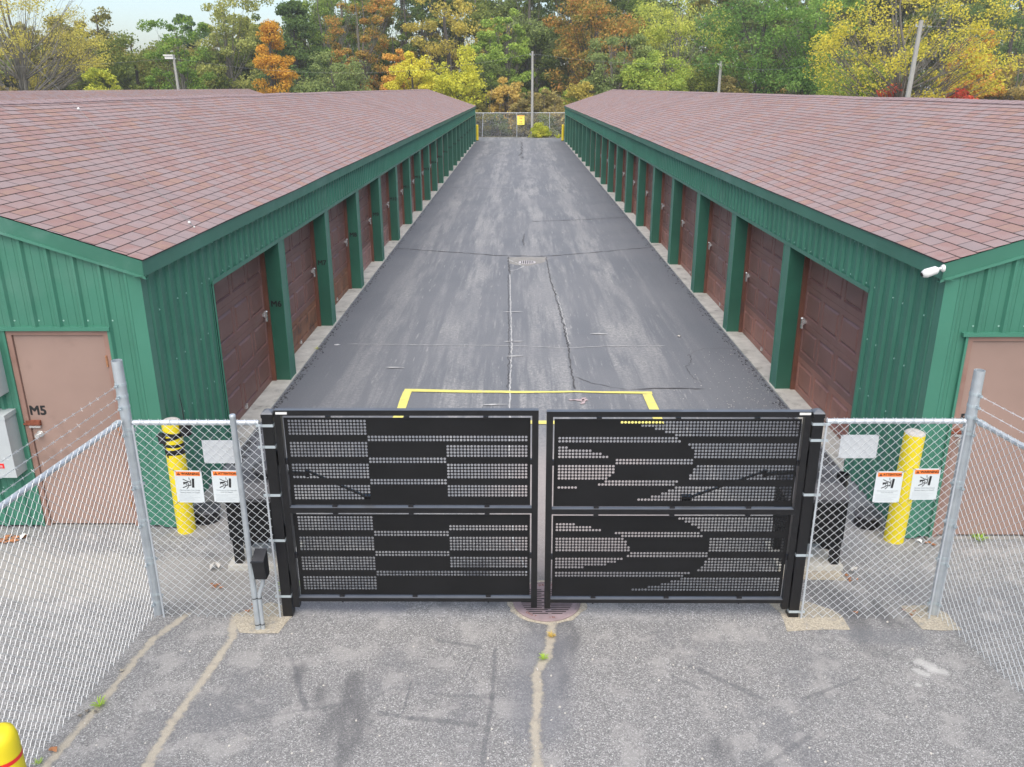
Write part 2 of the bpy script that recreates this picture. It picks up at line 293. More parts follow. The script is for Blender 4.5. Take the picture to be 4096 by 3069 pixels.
LF={
'yolive':leaf('yellow_olive_leaves',[(.14,.15,.05),(.30,.27,.06),(.48,.40,.07)]),
'olive':leaf('olive_leaves',[(.07,.085,.03),(.15,.15,.045),(.26,.22,.06)]),
'oliveg':leaf('olive_green_leaves',[(.055,.09,.028),(.11,.15,.04),(.19,.21,.06)]),
'lime':leaf('lime_leaves',[(.14,.20,.03),(.28,.32,.04),(.40,.40,.05)]),
'green':leaf('fresh_green_leaves',[(.05,.11,.025),(.10,.18,.035),(.17,.25,.05)]),
'bluegreen':leaf('blue_green_leaves',[(.035,.08,.045),(.07,.13,.065),(.11,.17,.08)]),
'pale':leaf('pale_olive_leaves',[(.12,.16,.055),(.21,.24,.08),(.30,.31,.11)]),
'orange':leaf('orange_leaves',[(.24,.145,.015),(.36,.21,.02),(.39,.25,.025)]),
'dark':leaf('dark_evergreen_leaves',[(.035,.07,.03),(.065,.115,.045),(.11,.17,.06)]),
'darkg':leaf('dark_green_leaves',[(.04,.07,.025),(.08,.12,.04),(.14,.18,.055)]),
'midgreen':leaf('mid_green_leaves',[(.06,.11,.035),(.12,.19,.05),(.20,.27,.07)]),
'greygreen':leaf('grey_green_leaves',[(.07,.11,.05),(.13,.18,.075),(.20,.25,.10)]),
'rust':leaf('rust_and_olive_leaves',[(.08,.10,.03),(.16,.15,.04),(.28,.17,.045),(.38,.17,.055)]),
'rust2':leaf('orange_gold_leaves',[(.22,.17,.03),(.38,.24,.05),(.46,.22,.07)]),
'yellow':leaf('yellow_leaves',[(.26,.25,.03),(.46,.38,.035),(.54,.43,.05)]),
'yellow2':leaf('yellow_green_leaves',[(.14,.20,.03),(.33,.34,.035),(.48,.42,.04)]),
'gold':leaf('golden_olive_leaves',[(.14,.14,.04),(.28,.25,.06),(.46,.34,.07)]),
'brightg':leaf('bright_green_leaves',[(.085,.15,.035),(.16,.25,.05),(.25,.33,.08)]),
'tan':leaf('tan_leaves',[(.16,.14,.06),(.34,.26,.08),(.46,.34,.10)]),
'tan2':leaf('dry_tan_leaves',[(.11,.10,.055),(.20,.18,.08),(.32,.27,.11)]),
'yellowg':leaf('light_yellow_green_leaves',[(.14,.19,.04),(.26,.31,.06),(.40,.40,.09)]),
'yellowg2':leaf('light_green_leaves',[(.11,.18,.04),(.21,.29,.06),(.34,.38,.08)]),
'emerald':leaf('deep_green_leaves',[(.035,.085,.028),(.075,.155,.042),(.14,.235,.07)]),
'feather':leaf('feathery_green_leaves',[(.06,.13,.035),(.12,.22,.055),(.20,.32,.08)]),
'lemon':leaf('lemon_yellow_leaves',[(.14,.18,.035),(.32,.31,.04),(.42,.36,.035),(.46,.38,.04)]),
'brown':leaf('brown_olive_leaves',[(.12,.11,.06),(.22,.19,.08),(.33,.25,.10)]),
'red':leaf('red_leaves',[(.20,.04,.03),(.42,.06,.05),(.40,.20,.06)]),
'weed':leaf('weed_leaves',[(.12,.24,.03),(.26,.38,.06)]),
}
def forest_floor():
    t=NT('leafy_ground'); v=t.coord(); cc=t.ramp(t.noise(v,1.3,6,.7),[(.3,(.06,.065,.03)),(.5,(.13,.12,.055)),(.7,(.22,.17,.08))]); t.l(cc,t.p.inputs['Base Color']); t.p.inputs['Roughness'].default_value=1; t.bump(t.noise(v,6,4),.6,.1); return t.m
M['floor']=forest_floor()
# ---------------------------------------------------------------- ground and paving
def sheet(name,pts,z,m,label=None,kind='structure'):
    b=MB(); b.q([(x,y,z) for x,y in pts]); o=b.build(name,m); o['kind']=kind
    if label: o['label']=label
    return o
def rag(pts,amp,seed,step=.12):
    rnd=random.Random(seed); out=[]
    for i in range(len(pts)):
        a=Vector(pts[i]); c=Vector(pts[(i+1)%len(pts)]); n=max(1,int((c-a).length/step)); d=(c-a); nn=Vector((-d.y,d.x)).normalized()
        for k in range(n):
            p=a+d*(k/n)+nn*rnd.uniform(-amp,amp); out.append((p.x,p.y))
    return out
gb=MB(); n=24
for i in range(n):
    for j in range(n):
        x0,x1=-400+800*i/n,-400+800*(i+1)/n; y0,y1=-150+900*j/n,-150+900*(j+1)/n
        gb.q([(x0,y0,-.03),(x1,y0,-.03),(x1,y1,-.03),(x0,y1,-.03)])
struct(gb.build('ground',M['floor']))
sheet('driveway',[(-26,-9),(16,-9),(16,76.6),(9,76.3),(3,76.4),(-1,77.2),(-6,77.3),(-26,77)],0,M['asphalt'])
for nm,pts,z,mm,amp in (
 ('gravel_patch',[(2.14,6.25),(2.22,6.05),(2.20,5.80),(2.72,5.82),(2.73,6.02),(2.68,6.10),(2.50,6.22)],.004,M['sand'],.012),
 ('gravel_patch',[(3.28,6.16),(3.32,5.82),(3.63,5.82),(3.62,6.05),(3.50,6.16)],.004,M['sand'],.012),
 ('gravel_patch',[(2.40,6.56),(2.98,6.54),(2.97,6.76),(2.80,6.98),(2.40,7.0)],.004,M['sand'],.012),
 ('gravel_patch',[(-2.42,6.00),(-2.28,5.76),(-1.97,5.76),(-1.90,6.02),(-1.95,6.12),(-2.15,6.2)],.004,M['sand'],.012),
 ('gravel_patch',[(3.42,7.22),(3.78,7.12),(4.05,7.36),(3.9,7.44),(3.42,7.4)],.004,M['sandgrey'],.03),
 ('gravel_patch',[(-3.5,7.30),(-3.1,7.26),(-2.9,7.5),(-2.85,7.9),(-3.44,8.6)],.004,M['sandgrey'],.03)):
    sheet(nm,rag(pts,amp,len(nm)+int(pts[0][0]*10)),z,mm)
# concrete collar round the drain
cb=MB(); rnd=random.Random(4)
ring=[(.25+(.335+rnd.uniform(-.02,.02))*math.cos(t)*1.02,6.21+(.325+rnd.uniform(-.015,.02))*math.sin(t)) for t in [2*math.pi*k/40 for k in range(40)]]
cb.q([(x,y,.004) for x,y in ring]); struct(cb.build('drain_collar',M['sand']))
def seam(name,pts,w,z,m,seed,jit=.02,stp=.07):
    rnd=random.Random(seed); P=[]
    for i in range(len(pts)-1):
        a,c=Vector(pts[i]),Vector(pts[i+1]); n=max(1,int((c-a).length/stp))
        for k in range(n): P.append(a+(c-a)*(k/n))
    P.append(Vector(pts[-1])); b=MB(); Ls=[];Rs=[]
    for i,p in enumerate(P):
        d=(P[min(i+1,len(P)-1)]-P[max(0,i-1)]).normalized(); nn=Vector((-d.y,d.x)); p=p+nn*rnd.uniform(-jit,jit); ww=w*rnd.uniform(.35,1.3)*(.15 if i in (0,len(P)-1) else 1)
        Ls.append(p+nn*ww/2); Rs.append(p-nn*ww/2)
    for i in range(len(P)-1):
        b.q([(Ls[i].x,Ls[i].y,z),(Rs[i].x,Rs[i].y,z),(Rs[i+1].x,Rs[i+1].y,z),(Ls[i+1].x,Ls[i+1].y,z)])
    return struct(b.build(name,m))
K=.008
seam('pavement_crack',[(-.259,21.806),(-.22,20.5),(-.191,19.646)],0.0310,K,M['crack'],5)
seam('pavement_crack',[(-.191,19.646),(-.154,16.958),(-.106,13.78),(-.117,11.6),(-.10,9.5),(-.05,7.2),(.1,6.6)],.024,K,M['crackwhite'],6,.008)
seam('pavement_crack',[(-.235,19.6),(-.198,16.958),(-.15,13.78),(-.155,11.6)],0.0136,K,M['crack'],61)
seam('pavement_crack',[(.741,21.801),(.745,19.366),(.826,16.642),(.862,13.707),(.83,11.6)],0.0248,K,M['crack'],7)
seam('pavement_crack',[(.80,18.2),(.865,16.642),(.895,13.9)],.018,K,M['crackwhite'],71)
seam('pavement_crack',[(-3.391,23.076),(-1.867,22.514),(-.475,21.978),(.737,21.886),(2.198,22.494),(3.74,23.171)],0.0465,K,M['crack'],8,.03,.12)
seam('pavement_crack',[(.434,27.918),(2,28.25),(3.74,28.87)],0.0527,K,M['crack'],9,.03,.12)
seam('pavement_crack',[(-2.969,13.915),(-1.408,13.854),(-.095,13.817),(.881,13.671),(1.6,13.80),(2.536,13.816)],.022,K,M['crackwhite'],10,.012)
seam('pavement_crack',[(.871,12.179),(1.1,11.9),(1.393,11.699),(1.656,11.591)],0.0136,K,M['crack'],11,.012)
seam('pavement_crack',[(1.656,11.60),(2.0,11.65),(2.4,11.66),(2.757,11.619)],0.0310,K,M['crack'],12,.008)
seam('pavement_crack',[(2.786,13.217),(2.95,13.45),(3.16,13.635),(3.35,13.66),(3.76,13.6)],0.0074,K,M['crack'],13,.02)
seam('pavement_crack',[(2.86,13.3),(2.803,12.886),(2.655,12.632),(2.70,12.4),(2.641,12.15),(2.8,11.9)],0.0087,K,M['crack'],14,.03)
seam('pavement_crack',[(.12,70.9),(.31,68.1),(.235,63.6),(.30,60),(.20,56.9)],0.0744,K,M['crack'],15,.1,.5)
seam('pavement_crack',[(.25,58.5),(.18,56.2),(.30,53.5)],0.0992,K,M['crack'],16,.15,.5)
seam('pavement_crack',[(.19,25.439),(.146,24.245),(.176,23.441)],0.0217,K,M['crack'],17)
seam('pavement_crack',[(-3.3,58.5),(-1.5,57.6),(-.2,57.3)],0.0744,K,M['crack'],18,.05,.4)
seam('pavement_crack',[(.5,61),(2.2,61.2),(3.7,61.8)],0.0744,K,M['crack'],19,.05,.4)
seam('pavement_crack',[(-3.2,38.0),(-1,37.4),(1.6,37.6),(3.6,38.3)],0.0372,K,M['crack'],20,.05,.3)
seam('pavement_crack',[(-.27,21.5),(.0,20.9),(.15,20.55),(-.02,20.2),(-.2,20.05)],.04,K,M['crackwhite'],21)
for i,y in enumerate((16.1,14.05,13.2)):
    seam('pavement_crack',[(-.30+.05*i,y),(.10,y+.02)],.05,.012,M['crackwhite'],30+i,.005)
# pale worn paint dash and scrap marks
for i,(a,b2,w_) in enumerate((((1.30,14.55),(1.62,14.52),.075),((-2.1,12.62),(-1.8,12.60),.05),((-.52,10.95),(-.14,10.98),.06))):
    seam('worn_paint_mark',[a,b2],w_,.012,M['crackwhite'],40+i,.004)
seam('worn_paint_mark',[(-.52,10.6),(-.50,11.0)],.03,.012,M['crackwhite'],44,.004)
seam('worn_paint_mark',[(.72,11.17),(1.0,11.15)],.07,.012,M['pink'],45,.02,.03)
seam('worn_paint_mark',[(.90,10.98),(.96,11.25)],.05,.012,M['pink'],46,.02,.03)
# painted yellow box
def stripe(a,b2,w0,w1,seed):
    rnd=random.Random(seed); b=MB(); a,b2=Vector(a),Vector(b2); d=(b2-a); n=max(2,int(d.length/.15)); nn=Vector((-d.y,d.x)).normalized(); P=[]
    for i in range(n+1):
        p=a+d*(i/n)+nn*math.sin(i*.7+seed)*.006; ww=(w0+(w1-w0)*i/n)/2*rnd.uniform(.94,1.06); P.append((p+nn*ww,p-nn*ww))
    for i in range(n): b.q([(*P[i][0],.012),(*P[i][1],.012),(*P[i+1][1],.012),(*P[i+1][0],.012)])
    o=b.build('yellow_road_marking',M['paint']); o['kind']='structure'
    return o
stripe((-1.67,11.55),(.0,11.47),.11,.09,1); stripe((.0,11.47),(.8,11.50),.085,.06,2); stripe((.8,11.50),(1.95,11.44),.05,.10,3)
stripe((-1.61,11.50),(-1.625,10.37),.13,.13,4); stripe((1.875,11.39),(1.87,10.39),.13,.13,5); stripe((-1.69,10.31),(1.93,10.30),.12,.12,6)
# broken asphalt crumbs along the doors
def crumbs(name,n,xf,yr,size,m,seed,label):
    rnd=random.Random(seed); b=MB()
    for i in range(n):
        y=rnd.uniform(*yr)**1; y=yr[0]+(yr[1]-yr[0])*rnd.random()**2.2; x=xf(rnd); s_=size*rnd.uniform(.4,1.3)
        c=[(x+s_*math.cos(t)*rnd.uniform(.6,1),y+s_*math.sin(t)*rnd.uniform(.6,1)) for t in (0,1.3,2.5,3.8,5)]
        b.q([(p[0],p[1],s_*.6) for p in c]); 
        for k in range(5):
            k2=(k+1)%5; b.q([(c[k][0],c[k][1],.0),(c[k2][0],c[k2][1],.0),(c[k2][0],c[k2][1],s_*.6),(c[k][0],c[k][1],s_*.6)])
    o=b.build(name,m); tag(o,label,'gravel',kind='stuff')
crumbs('loose_gravel',900,lambda r:-3.40+abs(r.gauss(0,.055)),(9,40),.014,M['crack'],1,'crumbs of broken asphalt along the left doors')
crumbs('loose_gravel',900,lambda r:3.73-abs(r.gauss(0,.055)),(9,40),.014,M['crack'],2,'crumbs of broken asphalt along the right doors')
crumbs('loose_gravel',260,lambda r:r.uniform(-3.2,3.2),(4.2,9.5),.009,M['stone'],3,'scattered pale pebbles on the driveway')
crumbs('loose_gravel',300,lambda r:3.7-abs(r.gauss(0,.55)),(10.6,13.6),.007,M['stone'],5,'scattered pale grit before the first right door')
# ---------------------------------------------------------------- storage buildings
def rib(s):
    p=s%.2286; d=0
    a=abs(p-.1143)
    if a<.012: d=.028
    elif a<.030: d=.028*(.030-a)/.018
    else:
        for c in (.04,.19):
            q=abs(p-c)
            if q<.010: d=.0035
    return d
def ribpts(s0,s1,extra=()):
    S={round(s0,4),round(s1,4),*[round(e,4) for e in extra if s0<=e<=s1]}
    k=math.floor(s0/.2286)
    while k*.2286<=s1:
        for c in (.029,.031,.049,.051,.0843,.1023,.1263,.1443,.179,.181,.199,.201):
            v=k*.2286+c
            if s0<v<s1: S.add(round(v,4))
        k+=1
    return sorted(S)
def corr(b,pos,s0,s1,zb,zt,openings=()):
    S=ribpts(s0,s1,[e for o in openings for e in o[:2]])
    for a,c in zip(S,S[1:]):
        mid=(a+c)/2; lo=zb
        for o in openings:
            if o[0]<=mid<=o[1]: lo=o[2]
        da,dc=rib(a),rib(c)
        if zt(a)<=lo: continue
        b.q([pos(a,da,lo),pos(c,dc,lo),pos(c,dc,zt(c)),pos(a,da,zt(a))])
def text_part(txt,size,loc,rot,m,name,parent,bold=.0):
    cu=bpy.data.curves.new('lettering','FONT'); cu.body=txt; cu.size=size; cu.extrude=.0008; cu.offset=0; cu.align_x='CENTER'; cu.align_y='CENTER'; cu.resolution_u=3
    o=bpy.data.objects.new('lettering',cu); col.objects.link(o); dg=bpy.context.evaluated_depsgraph_get(); me=bpy.data.meshes.new_from_object(o.evaluated_get(dg)); bpy.data.objects.remove(o)
    me.materials.clear(); me.materials.append(m)
    if bold:
        vs=[v.co.copy() for v in me.vertices]; fs=[tuple(p.vertices) for p in me.polygons]; V=[];F=[]; w=bold*size
        for i,(dx,dy) in enumerate(((-w,-w),(w,-w),(-w,w),(w,w),(0,0))):
            b0=len(V); V+=[(v.x+dx,v.y+dy,v.z+i*.00004) for v in vs]; F+=[tuple(b0+k for k in f) for f in fs]
        me=bpy.data.meshes.new('lettering'); me.from_pydata(V,[],F); me.materials.append(m)
    n=bpy.data.objects.new(name,me); col.objects.link(n); n.location=loc; n.rotation_euler=rot
    if parent: keep(n,parent)
    return n
def garage_door(root,X,side,y0,fade,nfade,dlabel):
    """sectional door 2.74 wide, 4 rows x 4 raised panels; plane at depth .25"""
    wd,ht,xd=2.66,2.10,.262; b=MB(); lb=MB()
    for r in range(4):
        zb,zt=.02+r*ht/4,.02+(r+1)*ht/4-.006; t=lb if r<nfade else b
        for c in range(4):
            ya,yb=y0+.04+c*wd/4,y0+.04+(c+1)*wd/4
            iy0,iy1,iz0,iz1=ya+.045,yb-.045,zb+.085,zt-.075
            g=.018; 
            def P(y,z,d): return (X(xd-d),y,z)
            o_=[(ya,zb),(yb,zb),(yb,zt),(ya,zt)]; i_=[(iy0,iz0),(iy1,iz0),(iy1,iz1),(iy0,iz1)]; j_=[(iy0+g,iz0+g),(iy1-g,iz0+g),(iy1-g,iz1-g),(iy0+g,iz1-g)]; k_=[(iy0+g+.03,iz0+g+.03),(iy1-g-.03,iz0+g+.03),(iy1-g-.03,iz1-g-.03),(iy0+g+.03,iz1-g-.03)]
            for q in range(4):
                q2=(q+1)%4
                t.q([P(*o_[q],0),P(*o_[q2],0),P(*i_[q2],0),P(*i_[q],0)])
                t.q([P(*i_[q],0),P(*i_[q2],0),P(*j_[q2],-.022),P(*j_[q],-.022)])
                t.q([P(*j_[q],-.022),P(*j_[q2],-.022),P(*k_[q2],.002),P(*k_[q],.002)])
            t.q([P(*k_[q],.002) for q in range(4)])
        # tongue between sections
        t.q([P(y0+.04,zt,0),P(y0+.04+wd,zt,0),P(y0+.04+wd,zt+.006,-.008),P(y0+.04,zt+.006,-.008)])
    d=b.build('garage_door',M['doorbrown'],None); keep(d,root)
    if dlabel: d['label']=dlabel
    if nfade: 
        e=lb.build('lower_panel',fade,d)
    f=MB()
    for ya in (y0,y0+2.70): f.box((X(.20),ya,.0),(X(.285),ya+.04,2.12))
    f.box((X(.20),y0+.04,2.10),(X(.285),y0+2.70,2.14)); f.build('door_frame',M['doorjamb'],d)
    # latch near the far jamb
    yl,zl=y0+2.57,1.06; h=MB(); xa=X(.262); s_=side
    h.box((X(.262),yl-.03,zl+.0),(X(.235),yl+.055,zl+.05)); h.box((X(.24),yl-.012,zl-.02),(X(.20),yl+.02,zl+.075)); h.lathe([(.0,-.0),(.022,.003),(.024,.012),(.018,.022),(0,.026)],(X(.21),yl+.005,zl+.06),10,close=False)
    h.tube([(X(.215),yl-.005,zl),(X(.212),yl-.012,zl-.03),(X(.212),yl+.022,zl-.03),(X(.215),yl+.018,zl)],.005,6); h.box((X(.222),yl-.022,zl-.075),(X(.200),yl+.028,zl-.025))
    h.build('latch',M['silver'],d)
    g=MB(); yc=y0+1.42; g.box((X(.262),yc-.05,.075),(X(.235),yc-.005,.12)); g.box((X(.262),yc+.01,.06),(X(.242),yc+.03,.13)); g.build('lift_handle',M['silver'],d)
    return d
def building(name,label,side,xw,y0,y1,ze,slope,half,dy0,pitch,nd,doors,fades,nums,entry):
    X=lambda d: xw-side*d
    root=thing(name,label,'storage building',(X(half),y0,0))
    A=math.atan(slope); oh=.10; S=(half+oh)/math.cos(A); zr=ze+(half+oh)*slope
    # roof
    rf=MB(); H=.143; n_=int((y1-y0)/.6); ys=[y0-.09+(y1-y0+.18)*i/n_ for i in range(n_+1)]
    def wob(y,v): return noise.noise(Vector((y*.35,v*.8,side*3.)))*.016
    for sg in (1,-1):
        dc=lambda v: (-oh+v*math.cos(A)) if sg==1 else (2*half+oh-v*math.cos(A))
        rows=math.ceil(S/H)
        for i in range(rows):
            v0,v1=i*H,min((i+1)*H+.0,S)
            if v1<=v0: continue
            if sg==-1 and i%1: continue
            for a,c in zip(ys,ys[1:]):
                def P(y,v,l): 
                    return (X(dc(v)),y,ze+v*math.sin(A)+l+wob(y,v))
                rf.q([P(a,v0,.006),P(c,v0,.006),P(c,v1,0.0005),P(a,v1,0.0005)],0,[(a,v0+.0001),(c,v0+.0001),(c,v1-.0001),(a,v1-.0001)])
                rf.q([P(a,v0,-.004),P(c,v0,-.004),P(c,v0,.006),P(a,v0,.006)],1,[(a,v0)]*4)
    r=rf.build('roof',[M['roof'],M['edge']]); keep(r,root)
    rc=MB()
    for a,c in zip(ys,ys[1:]):
        for k in range(2):
            ya,yb=a+(c-a)*k/2,a+(c-a)*(k+1)/2+.01
            for sg in (1,-1):
                w_=.14; f=lambda q,y,l:(X(half-sg*q),y,zr-q*slope+l+wob(y,S))
                rc.q([f(0,ya,.022),f(0,yb,.014),f(w_,yb,.012),f(w_,ya,.020)]); rc.q([f(0,ya,.008),f(0,ya,.022),f(w_,ya,.020),f(w_,ya,.006)]); rc.q([f(w_,ya,.020),f(w_,yb,.012),f(w_,yb,.0),f(w_,ya,.004)])
    o=rc.build('ridge_cap',M['ridge'],r)
    # fascias
    fb=MB()
    for sg in (1,-1):
        d0=(-oh+.012) if sg==1 else 2*half+oh-.012; dd=.012*sg
        def F(d,y,z): return (X(d),y,z)
        fb.q([F(d0+dd*.2,y0-.078,ze-.15),F(d0+dd*.2,y1+.078,ze-.15),F(d0,y1+.078,ze-.006),F(d0,y0-.078,ze-.006)])
        fb.q([F(d0+dd*2.5,y0-.078,ze-.15),F(d0+dd*2.5,y1+.078,ze-.15),F(d0+dd*9,y1+.078,ze-.152),F(d0+dd*9,y0-.078,ze-.152)])
    for ye,s_ in ((y0-.078,-1),(y1+.078,1)):
        for sg in (1,-1):
            d0=(-oh+.012) if sg==1 else 2*half+oh-.012; z0=ze-.004; z1=zr-.006
            for (zo0,zo1,yo0,yo1) in ((-.150,-.002,.03,0),(-.176,-.150,.022,.022),(-.150,-.150,.022,.03)):
                fb.q([(X(d0),ye-s_*yo0,z0+zo0),(X(half),ye-s_*yo0,z1+zo0),(X(half),ye-s_*yo1,z1+zo1),(X(d0),ye-s_*yo1,z0+zo1)])
            fb.q([(X(d0),ye-s_*.022,z0-.176),(X(half),ye-s_*.022,z1-.176),(X(half),ye-s_*.09,z1-.176),(X(d0),ye-s_*.09,z0-.176)])
    keep(fb.build('fascia',M['greenfascia']),root)
    # walls
    ops=[(dy0+k*pitch-.0,dy0+k*pitch+2.74,2.14) for k in range(nd)]
    w_=MB(); corr(w_,lambda s,d,z:(X(-d),s,z),y0+.06,y1-.06,.01,lambda s:ze-.14,[(dy0,dy0+(nd-1)*pitch+2.74,2.14)])
    for k in range(1,int((y1-y0)/.2286)):
        s_=y0-y0%.2286+k*.2286+.06
        for z in ((2.19,2.56) if s_>dy0-.1 else (2.19,1.62,1.05,.45)):
            if s_>40 or (k*7+int(z*10))%3==0: continue
            w_.lathe([(.010,0),(.007,.005),(0,.006)],(0,0,0),6,1,False)
            for q in range(len(w_.v)-18,len(w_.v)):
                x_,y_,z_=w_.v[q]; w_.v[q]=(X(-.001-z_),s_+x_,z+y_)
    keep(w_.build('side_wall',[M['green'],M['screw']]),root)
    w2=MB(); corr(w2,lambda s,d,z:(X(2*half+d),s,z),y0,y1,0,lambda s:ze-.14); keep(w2.build('back_wall',M['green']),root)
    roofz=lambda d: ze+(oh+min(d,2*half-d))*slope-.10
    e=MB(); corr(e,lambda s,d,z:(X(s),y0-d,z),.06,2*half,.03,roofz,[(entry[0],entry[1],2.09)])
    rnd=random.Random(3)
    for k in range(1,34):
        s_=k*.2286+.075
        for z in (2.17,1.62,1.05,.45,.12):
            if s_>2*half-.1 or (entry[0]-.03<s_<entry[1]+.03 and z<2.1): continue
            e.lathe([(.009,0),(.006,.004),(0,.005)],(0,0,0),6,1,False)
            nv=6*3
            for q in range(len(e.v)-nv,len(e.v)):
                x_,y_,z_=e.v[q]; e.v[q]=(X(s_)+x_,y0-.0005-z_,z+y_)
    ew=e.build('end_wall',[M['green'],M['screw']]); keep(ew,root)
    e2=MB(); corr(e2,lambda s,d,z:(X(s),y1+d,z),.0,2*half,.0,roofz); keep(e2.build('end_wall',M['green']),root)
    # corner trims
    c=MB()
    c.box((X(-.024),y0-.024,.02),(X(-.021),y0+.09,ze-.14)); c.box((X(-.021),y0-.024,.02),(X(.11),y0-.021,ze-.10)); c.box((X(-.0),y0+.087,.02),(X(-.021),y0+.09,ze-.14)); c.box((X(.107),y0-.021,.02),(X(.11),y0+.0,ze-.10))
    keep(c.build('corner_trim',M['greentrim']),root)
    hb=MB(); hb.box((X(-.020),dy0-.02,2.120),(X(.03),dy0+(nd-1)*pitch+2.76,2.150)); hb.box((X(-.026),dy0-.02,2.112),(X(-.020),dy0+(nd-1)*pitch+2.76,2.165)); keep(hb.build('header_trim',M['greentrim']),root)
    # recess lining and inside
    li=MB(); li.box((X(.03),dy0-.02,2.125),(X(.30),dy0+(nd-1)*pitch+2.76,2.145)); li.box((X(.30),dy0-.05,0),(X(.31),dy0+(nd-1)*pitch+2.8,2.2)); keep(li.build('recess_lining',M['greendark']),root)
    # posts
    for k in range(nd+1):
        ya=dy0+k*pitch-(pitch-2.74) if k else dy0-.05; yb=dy0+k*pitch
        if k==nd: yb=ya+.31
        p=MB(); p.box((X(-.006),ya,.0),(X(.29),yb,2.125)); q=MB()
        q.box((X(-.014),ya+.0,.0),(X(-.006),ya+.035,2.125)); q.box((X(-.014),yb-.035,.0),(X(-.006),yb,2.125)); q.box((X(-.010),ya+.035,.0),(X(-.006),yb-.035,2.125))
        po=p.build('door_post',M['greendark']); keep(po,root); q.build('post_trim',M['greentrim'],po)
        if nums and k:
            text_part(nums[k-1],.125,(X(.10),ya-.0015,1.20),(R(90),0,0),M['black'],'unit_number',root,.028)
    for k in range(nd):
        fd,nf,dl=fades.get(k,doors); garage_door(root,X,side,dy0+k*pitch,fd,nf,dl)
    # entry door
    a,c_=entry[0],entry[1]; xs=sorted((X(a),X(c_))); x0,x1=xs; yd=y0+.03
    fr=MB()
    fr.box((x0,y0-.015,.03),(x0+.05,y0+.06,2.08)); fr.box((x1-.05,y0-.015,.03),(x1,y0+.06,2.08)); fr.box((x0+.05,y0-.015,2.035),(x1-.05,y0+.06,2.08))
    sl=MB(); sl.box((x0+.054,yd-.025,.045),(x1-.054,yd+.02,2.030)); d=sl.build('entry_door',M['entry']); keep(d,root)
    fr.build('door_frame',M['entryframe'],d)
    bk=MB(); bk.box((x0+.05,yd+.021,.03),(x1-.05,yd+.03,2.04)); bk.build('door_gap',M['dark'],d)
    tr=MB(); tr.box((x0-.06,y0-.045,2.082),(x1+.03,y0+.0,2.115)); tr.box((x0-.025,y0-.03,.03),(x0-.001,y0+.01,2.08)); tr.box((x1+.001,y0-.03,.03),(x1+.025,y0+.01,2.08)); keep(tr.build('door_trim',M['greentrim']),root)
    kx=x0+.125; kb=MB()
    kb.lathe([(.033,0),(.034,.006),(.013,.010),(.012,.035),(.024,.045),(.028,.058),(.022,.070),(0,.072)],(0,0,0),16,0,False)
    kb.v=[(kx+v[0],yd-.025-v[2],1.03+v[1]) for v in kb.v]; kb.build('door_knob',M['silver'],d,True)
    hs=MB(); hs.box((x0-.005,y0-.030,1.135),(x0+.16,y0-.010,1.150)); hs.box((x0+.02,y0-.026,1.125),(x0+.155,y0+.005,1.175)); hs.tube([(x0+.0,y0-.03,1.142),(x0+.15,y0-.03,1.142)],.006,6); hs.build('hasp',M['rust'],d)
    h3=MB(); h3.box((x0+.04,y0-.02,1.100),(x0+.15,y0+.0,1.126)); h3.build('latch_plate',M['silver'],d)
    for z in (1.78,1.08,.30):
        hh=MB(); hh.tube([(x1-.052,y0-.018,z-.055),(x1-.052,y0-.018,z+.055)],.010,8); hh.build('hinge',M['copper'],d)
    text_part(entry[2],.13,(x0+.145,yd-.0265,1.27),(R(90),0,0),M['black'],'unit_number',d,.028)
    # concrete sill slab
    sb=MB(); sb.box((X(-.035),dy0-.06,-.02),(X(.30),dy0+(nd-1)*pitch+2.8,.018)); o=sb.build('door_sill',M['concrete']); keep(o,root)
    sb=MB(); sb.box((x0-.05,y0-(.05 if side<0 else .012),-.02),(x1+1.2*(side<0)+.05,y0+.05,.025)); keep(sb.build('entry_sill',M['sandgrey']),root)
    return root
lf={0:(M['doorfade'],0,'all dark brown roll-up door nearest the gate'),1:(M['doorrust'],1,'brown door with a rusty orange lowest row'),2:(M['doorrust'],1,None),3:(M['doorpink'],1,None),4:(M['doorpink'],1,None),5:(M['doorpink'],1,None),6:(M['doorpink'],1,None)}
building('storage_building','green storage building left of the alley, shingle roof, doors numbered from M6 on',1,-3.46,7.5,71.2,2.75,.33,3.76,9.25,3.055,20,(M['doorfade'],1,None),lf,['M%d'%k for k in range(6,26)],(.36,1.32,'M5'))
building('storage_building','green storage building right of the alley, white security camera on its near corner',-1,3.79,7.30,70.6,2.76,.32,3.70,8.86,3.04,20,(M['doorfade'],1,None),{0:(M['doorfade'],1,'dark brown roll-up door with red-brown lowest row nearest the gate')},None,(.27,1.23,'B1'))
